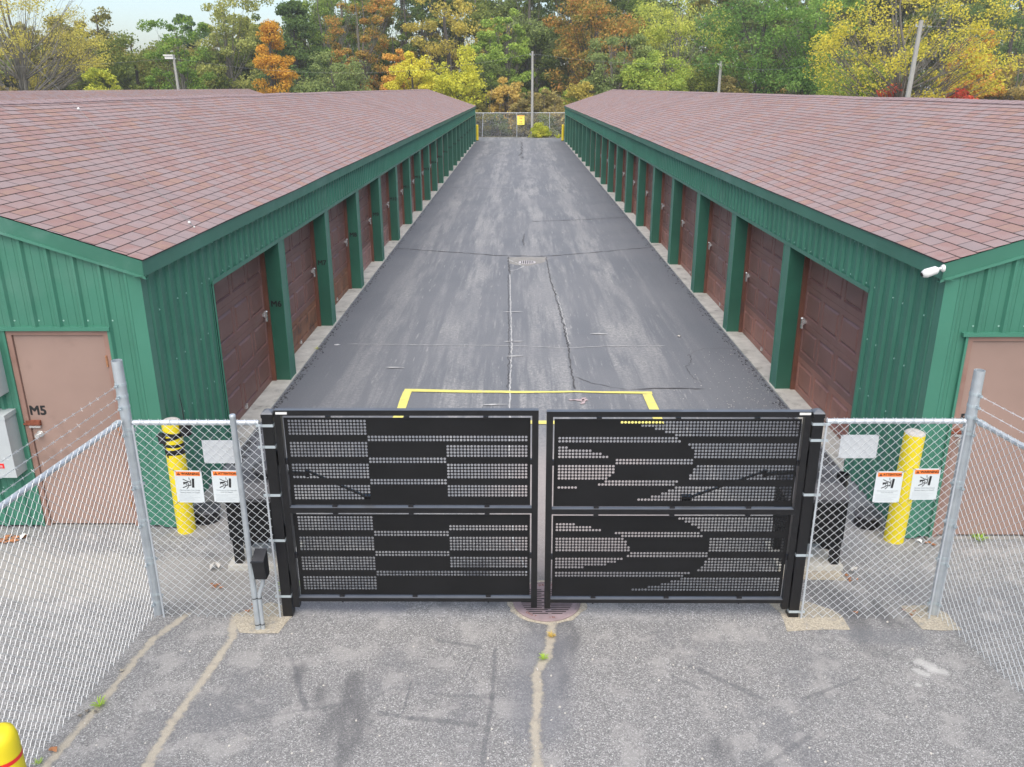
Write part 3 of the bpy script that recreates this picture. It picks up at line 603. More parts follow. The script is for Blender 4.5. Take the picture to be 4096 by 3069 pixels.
# third building, seen as a roof beyond the left one
def plain_building():
    root=thing('storage_building','farthest left building, only its brown roof showing over the nearer ridge','storage building',(-22.0,10,0))
    x0,x1,xr,y0,y1,ze,zr=-25.8,-18.2,-22.0,-2,72.4,2.80,4.09
    rf=MB(); H=.143; S=math.hypot(3.9,zr-ze); rows=int(S/H)+1
    for sg in (1,-1):
        for i in range(rows):
            v0,v1=i*H,min((i+1)*H,S)
            P=lambda y,v,l:(xr+sg*(3.9-v/S*3.9),y,ze+(zr-ze)*v/S+l)
            for q in range(37):
                a,c=y0+(y1-y0)*q/37,y0+(y1-y0)*(q+1)/37
                rf.q([P(a,v0,.008),P(c,v0,.008),P(c,v1,.0005),P(a,v1,.0005)],0,[(a,v0),(c,v0),(c,v1-.001),(a,v1-.001)])
    keep(rf.build('roof',M['roof']),root)
    w=MB(); w.box((x0,y0+.1,0),(x1,y1-.1,ze-.02)); w.q([(x0,y0+.1,ze-.02),(x1,y0+.1,ze-.02),(xr,y0+.1,zr-.03)]); w.q([(x0,y1-.1,ze-.02),(x1,y1-.1,ze-.02),(xr,y1-.1,zr-.03)]); keep(w.build('wall',M['green']),root)
    for sg,xx in ((1,x1),(-1,x0)):
        f=MB(); f.box((xx+sg*.08,y0,ze-.16),(xx+sg*.06,y1,ze-.01)); keep(f.build('fascia',M['greenfascia']),root)
    for k in range(20):
        g=MB(); y=1.0+k*3.05; g.box((x1-.02,y,0),(x1+.006,y+2.6,2.1)); 
        for r in range(1,4): g.box((x1+.006,y,.52*r),(x1+.010,y+2.6,.52*r+.03))
        keep(g.build('garage_door',M['doorbrown']),root)
plain_building()
# ---------------------------------------------------------------- gate
HP=.02677
def perf_panel(name,root,x0,z0,rows,xa,xb,za,zb,y):
    """sheet xa..xb, za..zb at y; hole (col,row) centre x0+col*HP, z0-row*HP"""
    b=MB(); T=.002; Rr=.0111
    nr=26; ztop=z0+HP/2; zbot=z0-(nr-.5)*HP; xl=x0-HP/2; xr=x0+69.5*HP
    def rect(xp,xq,zp,zq):
        b.q([(xp,y,zp),(xq,y,zp),(xq,y,zq),(xp,y,zq)]); b.q([(xp,y+T,zp),(xp,y+T,zq),(xq,y+T,zq),(xq,y+T,zp)])
    rect(xa,xb,ztop,zb); rect(xa,xb,za,zbot); rect(xa,xl,zbot,ztop); rect(xr,xb,zbot,ztop)
    for yy0,yy1,p,q_,s_,t_ in ((y,y+T,xa,xb,za,za),(y,y+T,xa,xb,zb,zb)): b.q([(p,yy0,s_),(q_,yy0,t_),(q_,yy1,t_),(p,yy1,s_)])
    for xx in (xa,xb): b.q([(xx,y,za),(xx,y+T,za),(xx,y+T,zb),(xx,y,zb)])
    sq=[(-1,-1),(0,-1),(1,-1),(1,0),(1,1),(0,1),(-1,1),(-1,0)]
    for r in range(nr):
        cz=z0-r*HP; on=[False]*70
        for a,c in rows.get(r,()):
            for k in range(a,c+1): on[k]=True
        k=0
        while k<70:
            if not on[k]:
                j=k
                while j<70 and not on[j]: j+=1
                rect(x0+(k-.5)*HP,x0+(j-.5)*HP,cz-HP/2,cz+HP/2); k=j; continue
            cx=x0+k*HP; base=len(b.v)
            for yy in (y,y+T):
                for sx,sz in sq: b.v.append((cx+sx*HP/2,yy,cz+sz*HP/2))
                for q in range(8):
                    th=math.atan2(sq[q][1],sq[q][0]); b.v.append((cx+Rr*math.cos(th),yy,cz+Rr*math.sin(th)))
            for q in range(8):
                q2=(q+1)%8
                for f in ((q,q2,8+q2,8+q),(16+q2,16+q,24+q,24+q2),(8+q,8+q2,24+q2,24+q)):
                    b.f.append(tuple(base+i for i in f)); b.m.append(0); b.uv.append(None)
            k+=1
    return b.build(name,M['blackpanel'],root)
def rr(*spec):
    d={}
    for r0,r1,a,c in spec:
        for r in range(r0,r1+1): d.setdefault(r,[]).append((a,c))
    return d
LU=rr((0,4,0,22),(5,6,23,69),(7,11,0,22),(8,11,46,69),(12,13,23,45),(14,18,0,22),(14,18,46,69),(19,20,23,45),(21,25,0,22),(21,24,46,69))
LL=rr((0,4,0,22),(5,6,23,45),(3,4,46,69),(7,11,0,22),(7,11,46,69),(12,13,23,45),(14,18,0,22),(14,17,46,69),(19,20,23,69),(21,25,0,22))
RU=rr((0,0,18,69),(1,1,24,69),(2,2,28,69),(3,3,31,69),(4,4,34,69),(5,5,0,34),(6,6,0,35),(7,7,38,69),(8,8,0,2),(8,8,39,69),(9,9,0,9),(9,11,40,69),(10,10,0,12),(11,11,0,14),(12,13,17,39),(14,16,0,16),(17,17,0,15),(18,18,0,14),(14,14,41,69),(15,15,40,69),(16,16,40,69),(17,18,39,69),(19,19,14,35),(20,20,12,34),(21,21,0,5),(21,21,35,69),(22,22,33,69),(23,23,31,69),(24,24,28,69),(25,25,24,69))
RL=rr((0,0,37,69),(1,1,39,69),(2,2,41,69),(3,3,43,69),(4,4,44,69),(2,2,0,5),(3,3,0,10),(4,4,0,13),(5,5,18,43),(6,6,20,44),(7,7,0,20),(8,9,0,21),(10,11,0,22),(7,11,47,69),(12,12,23,46),(13,13,22,46),(14,14,0,20),(15,15,0,18),(16,16,0,15),(17,17,0,8),(14,14,47,69),(15,16,46,69),(17,17,45,69),(18,18,44,69),(19,19,0,41),(20,20,0,39),(21,21,39,69),(22,22,36,69),(23,23,33,69),(24,24,29,69),(25,25,24,69))
YG=6.03
def leaf_gate(label,xa,xb,up,lo,xu,zu,xl,zl,hinge,dz,stk):
    root=thing('swing_gate',label,'gate',((xa+xb)/2,YG,0),group='two leaves of the perforated gate')
    def tb(b,a,c): b.box(a,c)
    ztop=1.862+dz; F=MB(); w_=.050
    F.box((xa,YG-.028,.085+dz),(xa+w_,YG+.022,ztop)); F.box((xb-w_,YG-.028,.085+dz),(xb,YG+.022,ztop))
    F.box((xa+w_,YG-.028,ztop-.044),(xb-w_,YG+.022,ztop)); F.box((xa+w_,YG-.028,.975+dz),(xb-w_,YG+.022,1.020+dz)); F.box((xa+w_,YG-.028,.142+dz),(xb-w_,YG+.022,.176+dz))
    # shorter feet at the stile ends
    o=F.build('gate_frame',[M['blacksteel'],M['paintedsheen']]); keep(o,root)
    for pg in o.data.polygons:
        if pg.normal.z>.9: pg.material_index=1  # upward rail faces take the painted sky reflection
    p=perf_panel('perforated_panel',None,xu,zu,up,xa+w_+.012,xb-w_-.012,1.032+dz,ztop-.072,YG+.002); keep(p,root)
    p2=perf_panel('perforated_panel',None,xl,zl,lo,xa+w_+.012,xb-w_-.012,.190+dz,.947+dz,YG+.002); keep(p2,root)
    n=0
    for zz in (ztop-.066,1.026+dz,.955+dz,.182+dz):
        for fx in (.2,.5,.8):
            x=xa+(xb-xa)*fx; c=MB(); c.box((x-.020,YG-.012,zz-.007),(x+.020,YG+.014,zz+.010)); keep(c.build('panel_clip',M['blackplastic']),root)
    for xx in (xa+w_+.006,xb-w_-.006):
        for zz in (1.42+dz,.57+dz):
            c=MB(); c.box((xx-.008,YG-.012,zz-.022),(xx+.008,YG+.014,zz+.022)); keep(c.build('panel_clip',M['blackplastic']),root)
    for fx in (.2,.8):
        x=xa+(xb-xa)*fx; c=MB(); c.tube([(x,YG,.142+dz),(x,YG,.118+dz)],.007,8); keep(c.build('drain_stud',M['blacksteel']),root)
    hx=xa-.008 if hinge<0 else xb+.008
    for zz in (1.44,.78,.34):
        h=MB(); h.tube([(hx,YG+.02,zz-.06),(hx,YG+.02,zz+.06)],.016,10); h.box((hx-.035,YG+.005,zz-.02),(hx+.035,YG+.015,zz+.02)); keep(h.build('hinge',M['blacksteel']),root)
    s=MB(); s.box(stk,(stk[0]+.088,YG-.0285,stk[2]+.0)) if 0 else s.box((stk[0],YG-.0295,stk[1]),(stk[0]+.088,YG-.0275,stk[1]+.019)); keep(s.build('sticker',M['white']),root)
    return root
leaf_gate('left leaf of the black gate, its perforations making square blocks',-1.885,.160,LU,LL,-1.783,1.762,-1.780,.919,-1,0,(-1.872,1.829))
leaf_gate('right leaf of the black gate, its perforations making curved stepped shapes',.222,2.262,RU,RL,.327,1.752,.318,.912,1,-.010,(2.165,1.826))
def gate_post(label,x,y,h):
    root=thing('gate_post',label,'gate post',(x,y,0),group='black posts of the gate'); a=.041
    b=MB(); b.box((-a,-a,-.02),(a,a,h-.045)); b.build('post',M['blacksteel'],root)
    c=MB(); s=.046; z=h-.045
    pts=[(s,z-.028),(s,z+.004),(s-.008,z+.016),(s-.030,z+.030),(.004,z+.036)]
    for (r0,z0),(r1,z1) in zip(pts,pts[1:]):
        for k in range(4):
            f=lambda r,q:(r*(1,-1,-1,1)[q%4],r*(1,1,-1,-1)[q%4])
            c.q([(*f(r0,k),z0),(*f(r0,k+1),z0),(*f(r1,k+1),z1),(*f(r1,k),z1)])
    c.q([(.004,.004,z+.036),(-.004,.004,z+.036),(-.004,-.004,z+.036),(.004,-.004,z+.036)]); o=c.build('post_cap',[M['blacksteel'],M['paintedsheen']],root)
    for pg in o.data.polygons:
        if pg.normal.z>.4: pg.material_index=1  # cap top gets the sky reflection as a lighter colour
    return root
gate_post('square black post carrying the left gate leaf',-1.938,6.03,1.875)
gate_post('square black post carrying the right gate leaf',2.312,6.03,1.880)
# ---------------------------------------------------------------- chain-link fences
WD=.0728
def mesh_part(p0,p1,z0,z1,nsign=1,r=.0024,nside=4,w=WD,barb=True,rows=None):
    a=Vector((p0[0],p0[1],0)); c=Vector((p1[0],p1[1],0)); d=(c-a); Ln=d.length; d.normalize(); nn=Vector((-d.y,d.x,0))*nsign
    h=w/2; K=int(Ln/h); h=Ln/K; J=int(round((z1-z0)/(w/2))); vz=(z1-z0)/J; b=MB()
    for k in range(K):
        pts=[]
        for j in range(J+1):
            right=(j+k)%2; s=(k+right)*h; pts.append(a+d*s+nn*(r*1.1 if right else -r*1.1)+Vector((0,0,z0+j*vz)))
        if barb:
            e=pts[-1]; pts.append(e+Vector((0,0,.022))+d*(.012 if (J+k)%2==0 else -.012)); e0=pts[0]; pts.insert(0,e0+Vector((0,0,-.014))+d*(.006 if k%2 else -.006))
        b.tube(pts,r,nside,0,False,.4)
    return b
def band(root,c,r,z,tail,parent=None):
    """clamp band round a post plus a bolted tail pointing along tail (unit xy)"""
    b=MB(); n=14; w=.011
    b.lathe([(r,-w),(r+.003,-w),(r+.003,w),(r,w)],(c[0],c[1],z),n,0,False)
    t=Vector((tail[0],tail[1],0)); s=Vector((-t.y,t.x,0))
    for q in (-.004,.004):
        p=Vector((c[0],c[1],z))+t*(r+.018)+s*q; e=t*.022; f=s*.0015
        b.raw([p-e-f+Vector((0,0,-w)),p+e-f+Vector((0,0,-w)),p+e+f+Vector((0,0,-w)),p-e+f+Vector((0,0,-w)),p-e-f+Vector((0,0,w)),p+e-f+Vector((0,0,w)),p+e+f+Vector((0,0,w)),p-e+f+Vector((0,0,w))],[(0,3,2,1),(4,5,6,7),(0,1,5,4),(1,2,6,5),(2,3,7,6),(3,0,4,7)])
    p=Vector((c[0],c[1],z))+t*(r+.030); b.tube([p-s*.012,p+s*.012],.006,8)
    return keep(b.build('band',M['band']),root)
def sqband(root,c,a,z,dr):
    b=MB(); w=.011; x0,y0=c
    b.box((x0-a-.003,y0-a-.004,z-w),(x0+a+.003,y0-a-.001,z+w)); b.box((x0-dr*(a+.001),y0-a-.004,z-w),(x0-dr*(a+.004),y0+a*.9,z+w)); b.box((x0+dr*(a),y0-a-.004,z-w),(x0+dr*(a+.05),y0-a-.001,z+w)); b.tube([(x0+dr*(a+.036),y0-a-.012,z),(x0+dr*(a+.036),y0-a+.01,z)],.008,8)
    return keep(b.build('band',M['band']),root)
def round_post(root,x,y,h,r,name='pole'):
    b=MB(); b.lathe([(r-.004,h-.25),(r-.004,h),(r,h),(r,-.02)],(x,y,0),28,0,False); return keep(b.build(name,M['galv'],None,True,50),root)
def barbed(root,pts,seed):
    rnd=random.Random(seed); a,c=Vector(pts[0]),Vector(pts[1]); Ln=(c-a).length; d=(c-a).normalized(); u=Vector((0,0,1)); s=d.cross(u).normalized(); n=int(Ln/.02); b=MB()
    for ph in (0,math.pi):
        P=[]
        for i in range(n+1):
            t=i/n; sag=-.02*math.sin(math.pi*min(1,t)); th=i*.9+ph; P.append(a+d*(Ln*t)+u*(math.cos(th)*.0026+sag)+s*math.sin(th)*.0026)
        b.tube(P,.0014,3,0,False)
    q=.06
    while q<Ln:
        t=q/Ln; p=a+d*q+u*(-.02*math.sin(math.pi*t)); th=rnd.uniform(0,3)
        for k in range(2):
            e=(u*math.cos(th+k*1.57)+s*math.sin(th+k*1.57)+d*rnd.uniform(-.5,.5)).normalized(); o=d*(.004*k); b.tube([p+o-e*.018,p+o,p+o+e*.018],[.0005,.0016,.0005],3,0,False)
        b.tube([p-d*.006+u*.004,p+s*.004,p+d*.002-u*.004,p+d*.008+u*.004],.0016,3,0,False)
        q+=.10+rnd.uniform(-.008,.008)
    return keep(b.build('barbed_wire',M['wire']),root)
PL=(-3.052,6.04); PR=(3.512,6.06)
def front_fence(label,pc,px,gx,z1,dr):
    root=thing('chain_link_fence',label,'fence',(px,pc[1],0),group='galvanized chain-link fences at the gate')
    m=mesh_part((pc[0]+dr*.06,5.985),(gx-dr*.052,5.985),.012,z1-.0,1); keep(m.build('wire_mesh',M['wire']),root)
    t=MB(); t.tube([(pc[0]+dr*.06,6.02,z1-.022),(gx-dr*.075,6.02,z1-.022)],.021,16); o=t.build('top_rail',M['galvrail'],None,True,50); keep(o,root)
    for xx in (pc[0]+dr*.070,gx-dr*.062):
        t=MB(); t.box((xx-.007,5.975,.0),(xx+.007,5.981,z1-.03)); keep(t.build('tension_bar',M['galvrail']),root)
    for k in range(5):
        x=pc[0]+(gx-pc[0])*(k+.7)/5.4; t=MB(); t.lathe([(.024,-.002),(.024,.002)],(0,0,0),10,0,False); t.v=[(x+v[2],6.015+v[0],z1-.022+v[1]) for v in t.v]; keep(t.build('tie_wire',M['wire']),root)
    return root
fl=front_fence('short chain-link panel between the left tall pole and the left black gate post',PL,-2.5,-1.938,1.775,1)
fr_=front_fence('short chain-link panel between the right black gate post and the right tall pole',PR,2.9,2.312,1.790,-1)
for z in (1.74,1.56,1.14,.73,.20): sqband(fl,(-1.938,6.03),.041,z,-1)
for z in (1.755,1.62,1.15,.60,.06): sqband(fr_,(2.312,6.03),.041,z,1)
for k,(z) in enumerate((1.70,1.24,.90,.55,.20)): band(fl,PL,.040,z,(1,-.55))
for k,(z) in enumerate((1.70,1.24,.90,.55,.12)): band(fr_,PR,.040,z,(-1,-.55))
def side_fence(label,pc,dirx,h,zr):
    root=thing('chain_link_fence',label,'fence',(pc[0],pc[1],0),group='galvanized chain-link fences at the gate')
    d=Vector((dirx,-1)).normalized(); e=Vector(pc)+d*6.3; s=Vector(pc)+d*.055
    round_post(root,pc[0],pc[1],h,.040)
    for k in (3.15,6.3):
        q=Vector(pc)+d*k; round_post(root,q.x,q.y,h-.1,.03,'line_post')
    m=mesh_part((s.x+ (.0),s.y),(e.x,e.y),.03,zr,1 if dirx<0 else -1,.0021); keep(m.build('wire_mesh',M['wire']),root)
    off=Vector((-d.y,d.x))*(-.025 if dirx<0 else .025)
    t=MB(); t.tube([(s.x+off.x,s.y+off.y,zr-.02),(e.x+off.x,e.y+off.y,zr-.02)],.021,16); keep(t.build('top_rail',M['galvrail'],None,True,50),root)
    c=MB(); c.tube([(s.x+off.x+d.x*.02,s.y+off.y+d.y*.02,zr-.02),(s.x+off.x+d.x*.075,s.y+off.y+d.y*.075,zr-.02)],.026,14); keep(c.build('rail_end_cup',M['band'],None,True,40),root)
    t=MB(); q=s+d*.01; t.tube([(q.x,q.y,.0),(q.x,q.y,zr-.04)],.006,4); keep(t.build('tension_bar',M['galvrail']),root)
    for z in (1.66,1.20,.86,.50,.12): band(root,pc,.0405,z,(d.x,d.y))
    for i,z in enumerate((h-.190,h-.285,h-.375)):
        band(root,pc,.040,z,(d.x,d.y)); a=Vector((pc[0],pc[1],z+.0))+Vector((d.x,d.y,0))*.05; barbed(root,[a,(e.x,e.y,z-.02)],i+int(h*10))
    return root
side_fence('long left chain-link run with barbed strands, from the tall open pole by door M5',PL,-.085,2.255,1.79)
side_fence('long right chain-link run with barbed strands, from the tall pole',PR,.165,2.170,1.79)
# ---------------------------------------------------------------- bollards
def bollard(label,x,y,h,r,m,capm,lean=(0,0),black_foot=False,group='yellow bollards by the gate',stripe_z=None):
    root=thing('bollard',label,'bollard',(x,y,0),group=group); root.rotation_euler=(lean[1],lean[0],0)
    b=MB(); b.lathe([(r,-.01),(r,h-.0)] if capm else [(r,-.01),(r,h-.10),(r*.985,h-.06),(r*.86,h-.022),(r*.55,h-.004),(.001,h)],(0,0,0),36,0,True); b.build('sleeve',m,root,True,50)
    if capm:
        c=MB(); c.lathe([(r*.985,h),(r*.95,h+.012),(r*.74,h+.026),(r*.4,h+.034),(.001,h+.036)],(0,0,0),32,0,False); c.build('concrete_cap',capm,root,True,50)
    if black_foot: c=MB(); c.lathe([(r*1.12,-.0),(r*1.12,.05),(r*1.0,.055)],(0,0,0),24); c.build('foot_ring',M['blackplastic'],root)
    if stripe_z: 
        for z in stripe_z: c=MB(); c.lathe([(r+.0015,z-.012),(r+.0015,z+.012)],(0,0,0),36,0,False); c.build('reflective_stripe',M['red'],root,True)
    return root
bl=bollard('yellow bollard wound with black tape, holding a small black box and antenna',-3.335,7.44,1.18,.089,M['yellow'],M['concretecap'])
for z,tilt,a0,a1,hh in ((1.085,.16,0,6.3,.018),(1.035,-.10,0,6.3,.016),(.955,.05,0,6.3,.016),(.905,-.06,0,6.3,.020),(.865,.10,0,6.3,.015)):
    tp=MB()
    for k in range(30):
        t0,t1=a0+(a1-a0)*k/30,a0+(a1-a0)*(k+1)/30; rr_=.0915
        f=lambda t,dz:(rr_*math.cos(t),rr_*math.sin(t),z+dz+tilt*rr_*math.cos(t+z*9)*1.6)
        tp.q([f(t0,-hh),f(t1,-hh),f(t1,hh),f(t0,hh)])
    tp.build('tape_band',M['blackplastic'],bl)
rc=thing('gate_receiver','small black radio receiver box with thin antenna strapped to the taped bollard','receiver box',(-3.205,7.44,1.03))
b=MB(); b.lathe([(.02,-.0),(.052,.02),(.056,.10),(.052,.14),(.02,.15)],(0,0,0),20); b.build('housing',M['blackplastic'],rc,True,40)
b=MB(); b.tube([(0,0,.14),(-.002,0,.30),(-.012,0,.44)],[.006,.005,.003],6); b.lathe([(.012,.14),(.010,.17)],(0,0,0),8); b.build('antenna',M['blackplastic'],rc)
pe=thing('photo_eye','small black photo eye on the left flank of the taped bollard','photo eye',(-3.405,7.375,1.04))
b=MB(); b.box((-.035,-.03,-.05),(.03,.03,.03)); b.box((-.045,-.045,.03),(.035,.035,.042)); b.build('housing',M['blackplastic'],pe); b=MB(); b.lathe([(.014,0),(.014,.004)],(0,0,0),12); b.v=[(v[0],-.031-v[2],v[1]) for v in b.v]; b.build('lens',M['darkgrey'],pe)
b=MB(); b.tube([(.0,-.01,-.05),(.02,-.02,-.14),(.03,-.015,-.20)],.007,6); b.build('cable',M['blackplastic'],pe)
bollard('plain yellow bollard leaning slightly right at the corner of the right building',3.692,7.275,1.135,.093,M['yellow'],M['concretecap'],(.030,0))
bollard('yellow bollard with two red stripes, cut off by the bottom left corner of the photo',-2.655,3.41,1.135,.088,M['yellow'],None,stripe_z=(.965,.70))
bollard('far yellow bollard on a black foot at the far end of the left building',-3.36,71.9,1.28,.105,M['yellowfar'],None,black_foot=True,group='far yellow bollards')
bollard('far yellow bollard on a black foot at the far end of the right building',3.66,71.3,1.30,.105,M['yellowfar'],None,black_foot=True,group='far yellow bollards')
# ---------------------------------------------------------------- signs
def sign_base(name,label,cat,x0,x1,z0,z1,y,m,rot=0,group=None):
    root=thing(name,label,cat,((x0+x1)/2,y,(z0+z1)/2),group=group); root.rotation_euler=(0,rot,0); w,h=(x1-x0)/2,(z1-z0)/2; r=.012; b=MB()
    P=[]
    for cx,cz,a0 in ((w-r,h-r,0),(-w+r,h-r,90),(-w+r,-h+r,180),(w-r,-h+r,270)):
        for k in range(4): t=R(a0+30*k); P.append((cx+r*math.cos(t),cz+r*math.sin(t)))
    b.q([(x,-.001,z) for x,z in P]); b.q([(x,.001,z) for x,z in P][::-1])
    for i in range(len(P)): j=(i+1)%len(P); b.q([(P[i][0],-.001,P[i][1]),(P[i][0],.001,P[i][1]),(P[j][0],.001,P[j][1]),(P[j][0],-.001,P[j][1])])
    b.build('plate',m,root)
    for sx in (-1,1):
        for sz in (-1,1):
            t=MB(); x,z=sx*(w-.008),sz*(h-.008); t.tube([(x-.008*sx,-.003,z),(x+.010*sx,-.012,z+.012*sz),(x+.014*sx,.004,z+.014*sz)],.0016,5); t.tube([(x+.010*sx,-.012,z+.012*sz),(x+.026*sx,-.016,z+.022*sz)],.0012,4); t.build('cable_tie',M['blackplastic'],root)
    return root,w,h
def flat(root,pts,m,name,y=-.0022):
    b=MB()
    for p in pts: b.q([(x,y,z) for x,z in p])
    return b.build(name,m,root)
def bar(x0,z0,x1,z1,w):
    d=Vector((x1-x0,z1-z0)); n=Vector((-d.y,d.x)).normalized()*w/2
    return [(x0+n.x,z0+n.y),(x1+n.x,z1+n.y),(x1-n.x,z1-n.y),(x0-n.x,z0-n.y)]
def warn(label,word,x0,x1,z0,z1,y,rot,lines):
    root,w,h=sign_base('warning_sign',label,'warning sign',x0,x1,z0,z1,y,M['signwhite'],rot,'gate warning signs on the chain-link')
    hb=h-.046; flat(root,[[(-w+.012,hb),(w-.012,hb),(w-.012,h-.010),(-w+.012,h-.010)]],M['orange'],'header')
    tx=-w+.034; flat(root,[[(tx-.014,hb+.006),(tx+.014,hb+.006),(tx,hb+.031)]],M['black'],'alert_triangle',-.0028)
    flat(root,[bar(tx,hb+.012,tx,hb+.023,.003)],M['orange'],'alert_mark',-.0034)
    t=text_part(word,.030 if len(word)<8 else .026,(0,0,0),(R(90),0,0),M['black'],'sign_word',None,.02); t.parent=root; t.location=(.020,-.0030,(hb+h-.010)/2)
    # pictogram: figure caught between a moving gate edge and a post
    k=1.0; Z=.03; P=[bar(.030,Z-.038,.036,Z+.042,.018),bar(.014,Z-.022,.016,Z+.030,.006),bar(-.046,Z+.036,-.006,Z+.014,.006),bar(-.052,Z-.040,-.016,Z-.022,.007),bar(-.022,Z-.048,-.004,Z-.028,.006),bar(.004,Z+.050,.006,Z+.030,.005),[(-.046,Z+.010),(-.006,Z+.012),(-.012,Z+.002),(-.030,Z-.002),(-.044,Z-.014)],bar(-.010,Z-.022,.012,Z-.016,.008),bar(-.008,Z+.018,.012,Z+.010,.007)]
    flat(root,P,M['black'],'pictogram')
    hd=[]; 
    for q in range(12):
        a,c=2*math.pi*q/12,2*math.pi*(q+1)/12; hd.append([(-.014+.013*math.cos(a),Z-.006+.012*math.sin(a)),(-.014+.013*math.cos(c),Z-.006+.012*math.sin(c)),(-.014+.008*math.cos(c),Z-.006+.007*math.sin(c)),(-.014+.008*math.cos(a),Z-.006+.007*math.sin(a))])
    flat(root,hd,M['black'],'pictogram_head',-.0026)
    for i,(s,sz,zz) in enumerate(lines):
        t=text_part(s,sz,(0,0,0),(R(90),0,0),M['grayink'],'small_print',None,.0); t.parent=root; t.location=(0,-.0026,zz)
    rules=[]; rnd=random.Random(len(label))
    for q in range(6):
        z=-h+.016+q*.0105; rules.append(bar(-w+.016,z,-w+.016+(2*w-.034)*rnd.uniform(.55,1),z,.0016))
    flat(root,rules,M['grayink'],'fine_print')
    return root
EN=[('Moving Gate Can Cause',.0165,-.030),('Serious Injury or Death',.0165,-.050)]
FRN=[('Une barriere en mouvement peut',.0118,-.032),('causer des blessures',.0118,-.048)]
ys=5.968
warn('white WARNING sign under the left blank plate, in front of the yellow bollard','WARNING',-2.712,-2.496,1.086,1.368,ys,.018,EN)
warn('white ATTENTION sign partly covered by the thin grey keypad post','ATTENTION',-2.418,-2.205,1.088,1.370,ys,.018,FRN)
warn('white ATTENTION sign left of the WARNING sign on the right fence','ATTENTION',2.810,3.020,1.094,1.366,ys,.0,FRN)
warn('white WARNING sign hung slightly higher on the right fence, nearest the tall pole','WARNING',3.096,3.308,1.118,1.390,ys,-.01,EN)
sign_base('blank_sign','blank grey plate hung behind the left fence mesh','sign plate',-2.472,-2.174,1.416,1.613,6.0,M['signback'],0,'blank grey plates behind the fences')
sign_base('blank_sign','blank grey plate hung behind the right fence mesh','sign plate',2.505,2.800,1.464,1.662,6.0,M['signback'],0,'blank grey plates behind the fences')
# ---------------------------------------------------------------- keypad post
kp=thing('keypad_post','thin grey steel post with a small black reader box, standing before the left fence','reader post',(-2.14,5.82,0))
b=MB(); b.lathe([(.0225,-.01),(.0225,1.875),(.024,1.878),(.024,1.895),(.020,1.90),(.001,1.90)],(0,0,0),24,0,False); b.build('post',M['galv'],kp,True,40)
b=MB(); b.tube([(.040,.0,-.01),(.040,.0,.32),(.048,0,.35),(.075,0,.42),(.085,0,.46),(.085,0,.51)],.0165,14); b.build('conduit',M['galv'],kp,True,40)
for z in (.05,.30):
    b=MB(); b.lathe([(.0245,-.004),(.0245,.004)],(0,0,z),16,0,False); b.lathe([(.019,-.004),(.019,.004)],(.04,0,z),16,0,False); b.build('cable_tie',M['blackplastic'],kp)
bx=MB(); x0,x1,y0,y1,z0,z1=.034,.130,-.075,.045,.50,.70
bx.raw([(x0,y0+.03,z0),(x1,y0+.03,z0),(x1,y1,z0),(x0,y1,z0),(x0,y0,z1-.02),(x1,y0,z1-.02),(x1,y1,z1+.03),(x0,y1,z1+.03)],[(0,3,2,1),(4,5,6,7),(0,1,5,4),(1,2,6,5),(2,3,7,6),(3,0,4,7)]); bx.box((x0-.004,y0-.012,z1-.028),(x1+.004,y0+.004,z1-.018)); bx.build('reader_box',M['blackplastic'],kp)
b=MB(); b.box((.018,-.03,.50),(.036,.03,.525)); b.tube([(.026,-.035,.52),(.026,-.035,.56)],.004,6); b.box((.018,-.03,.56),(.036,.03,.575)); b.build('bracket',M['band'],kp)
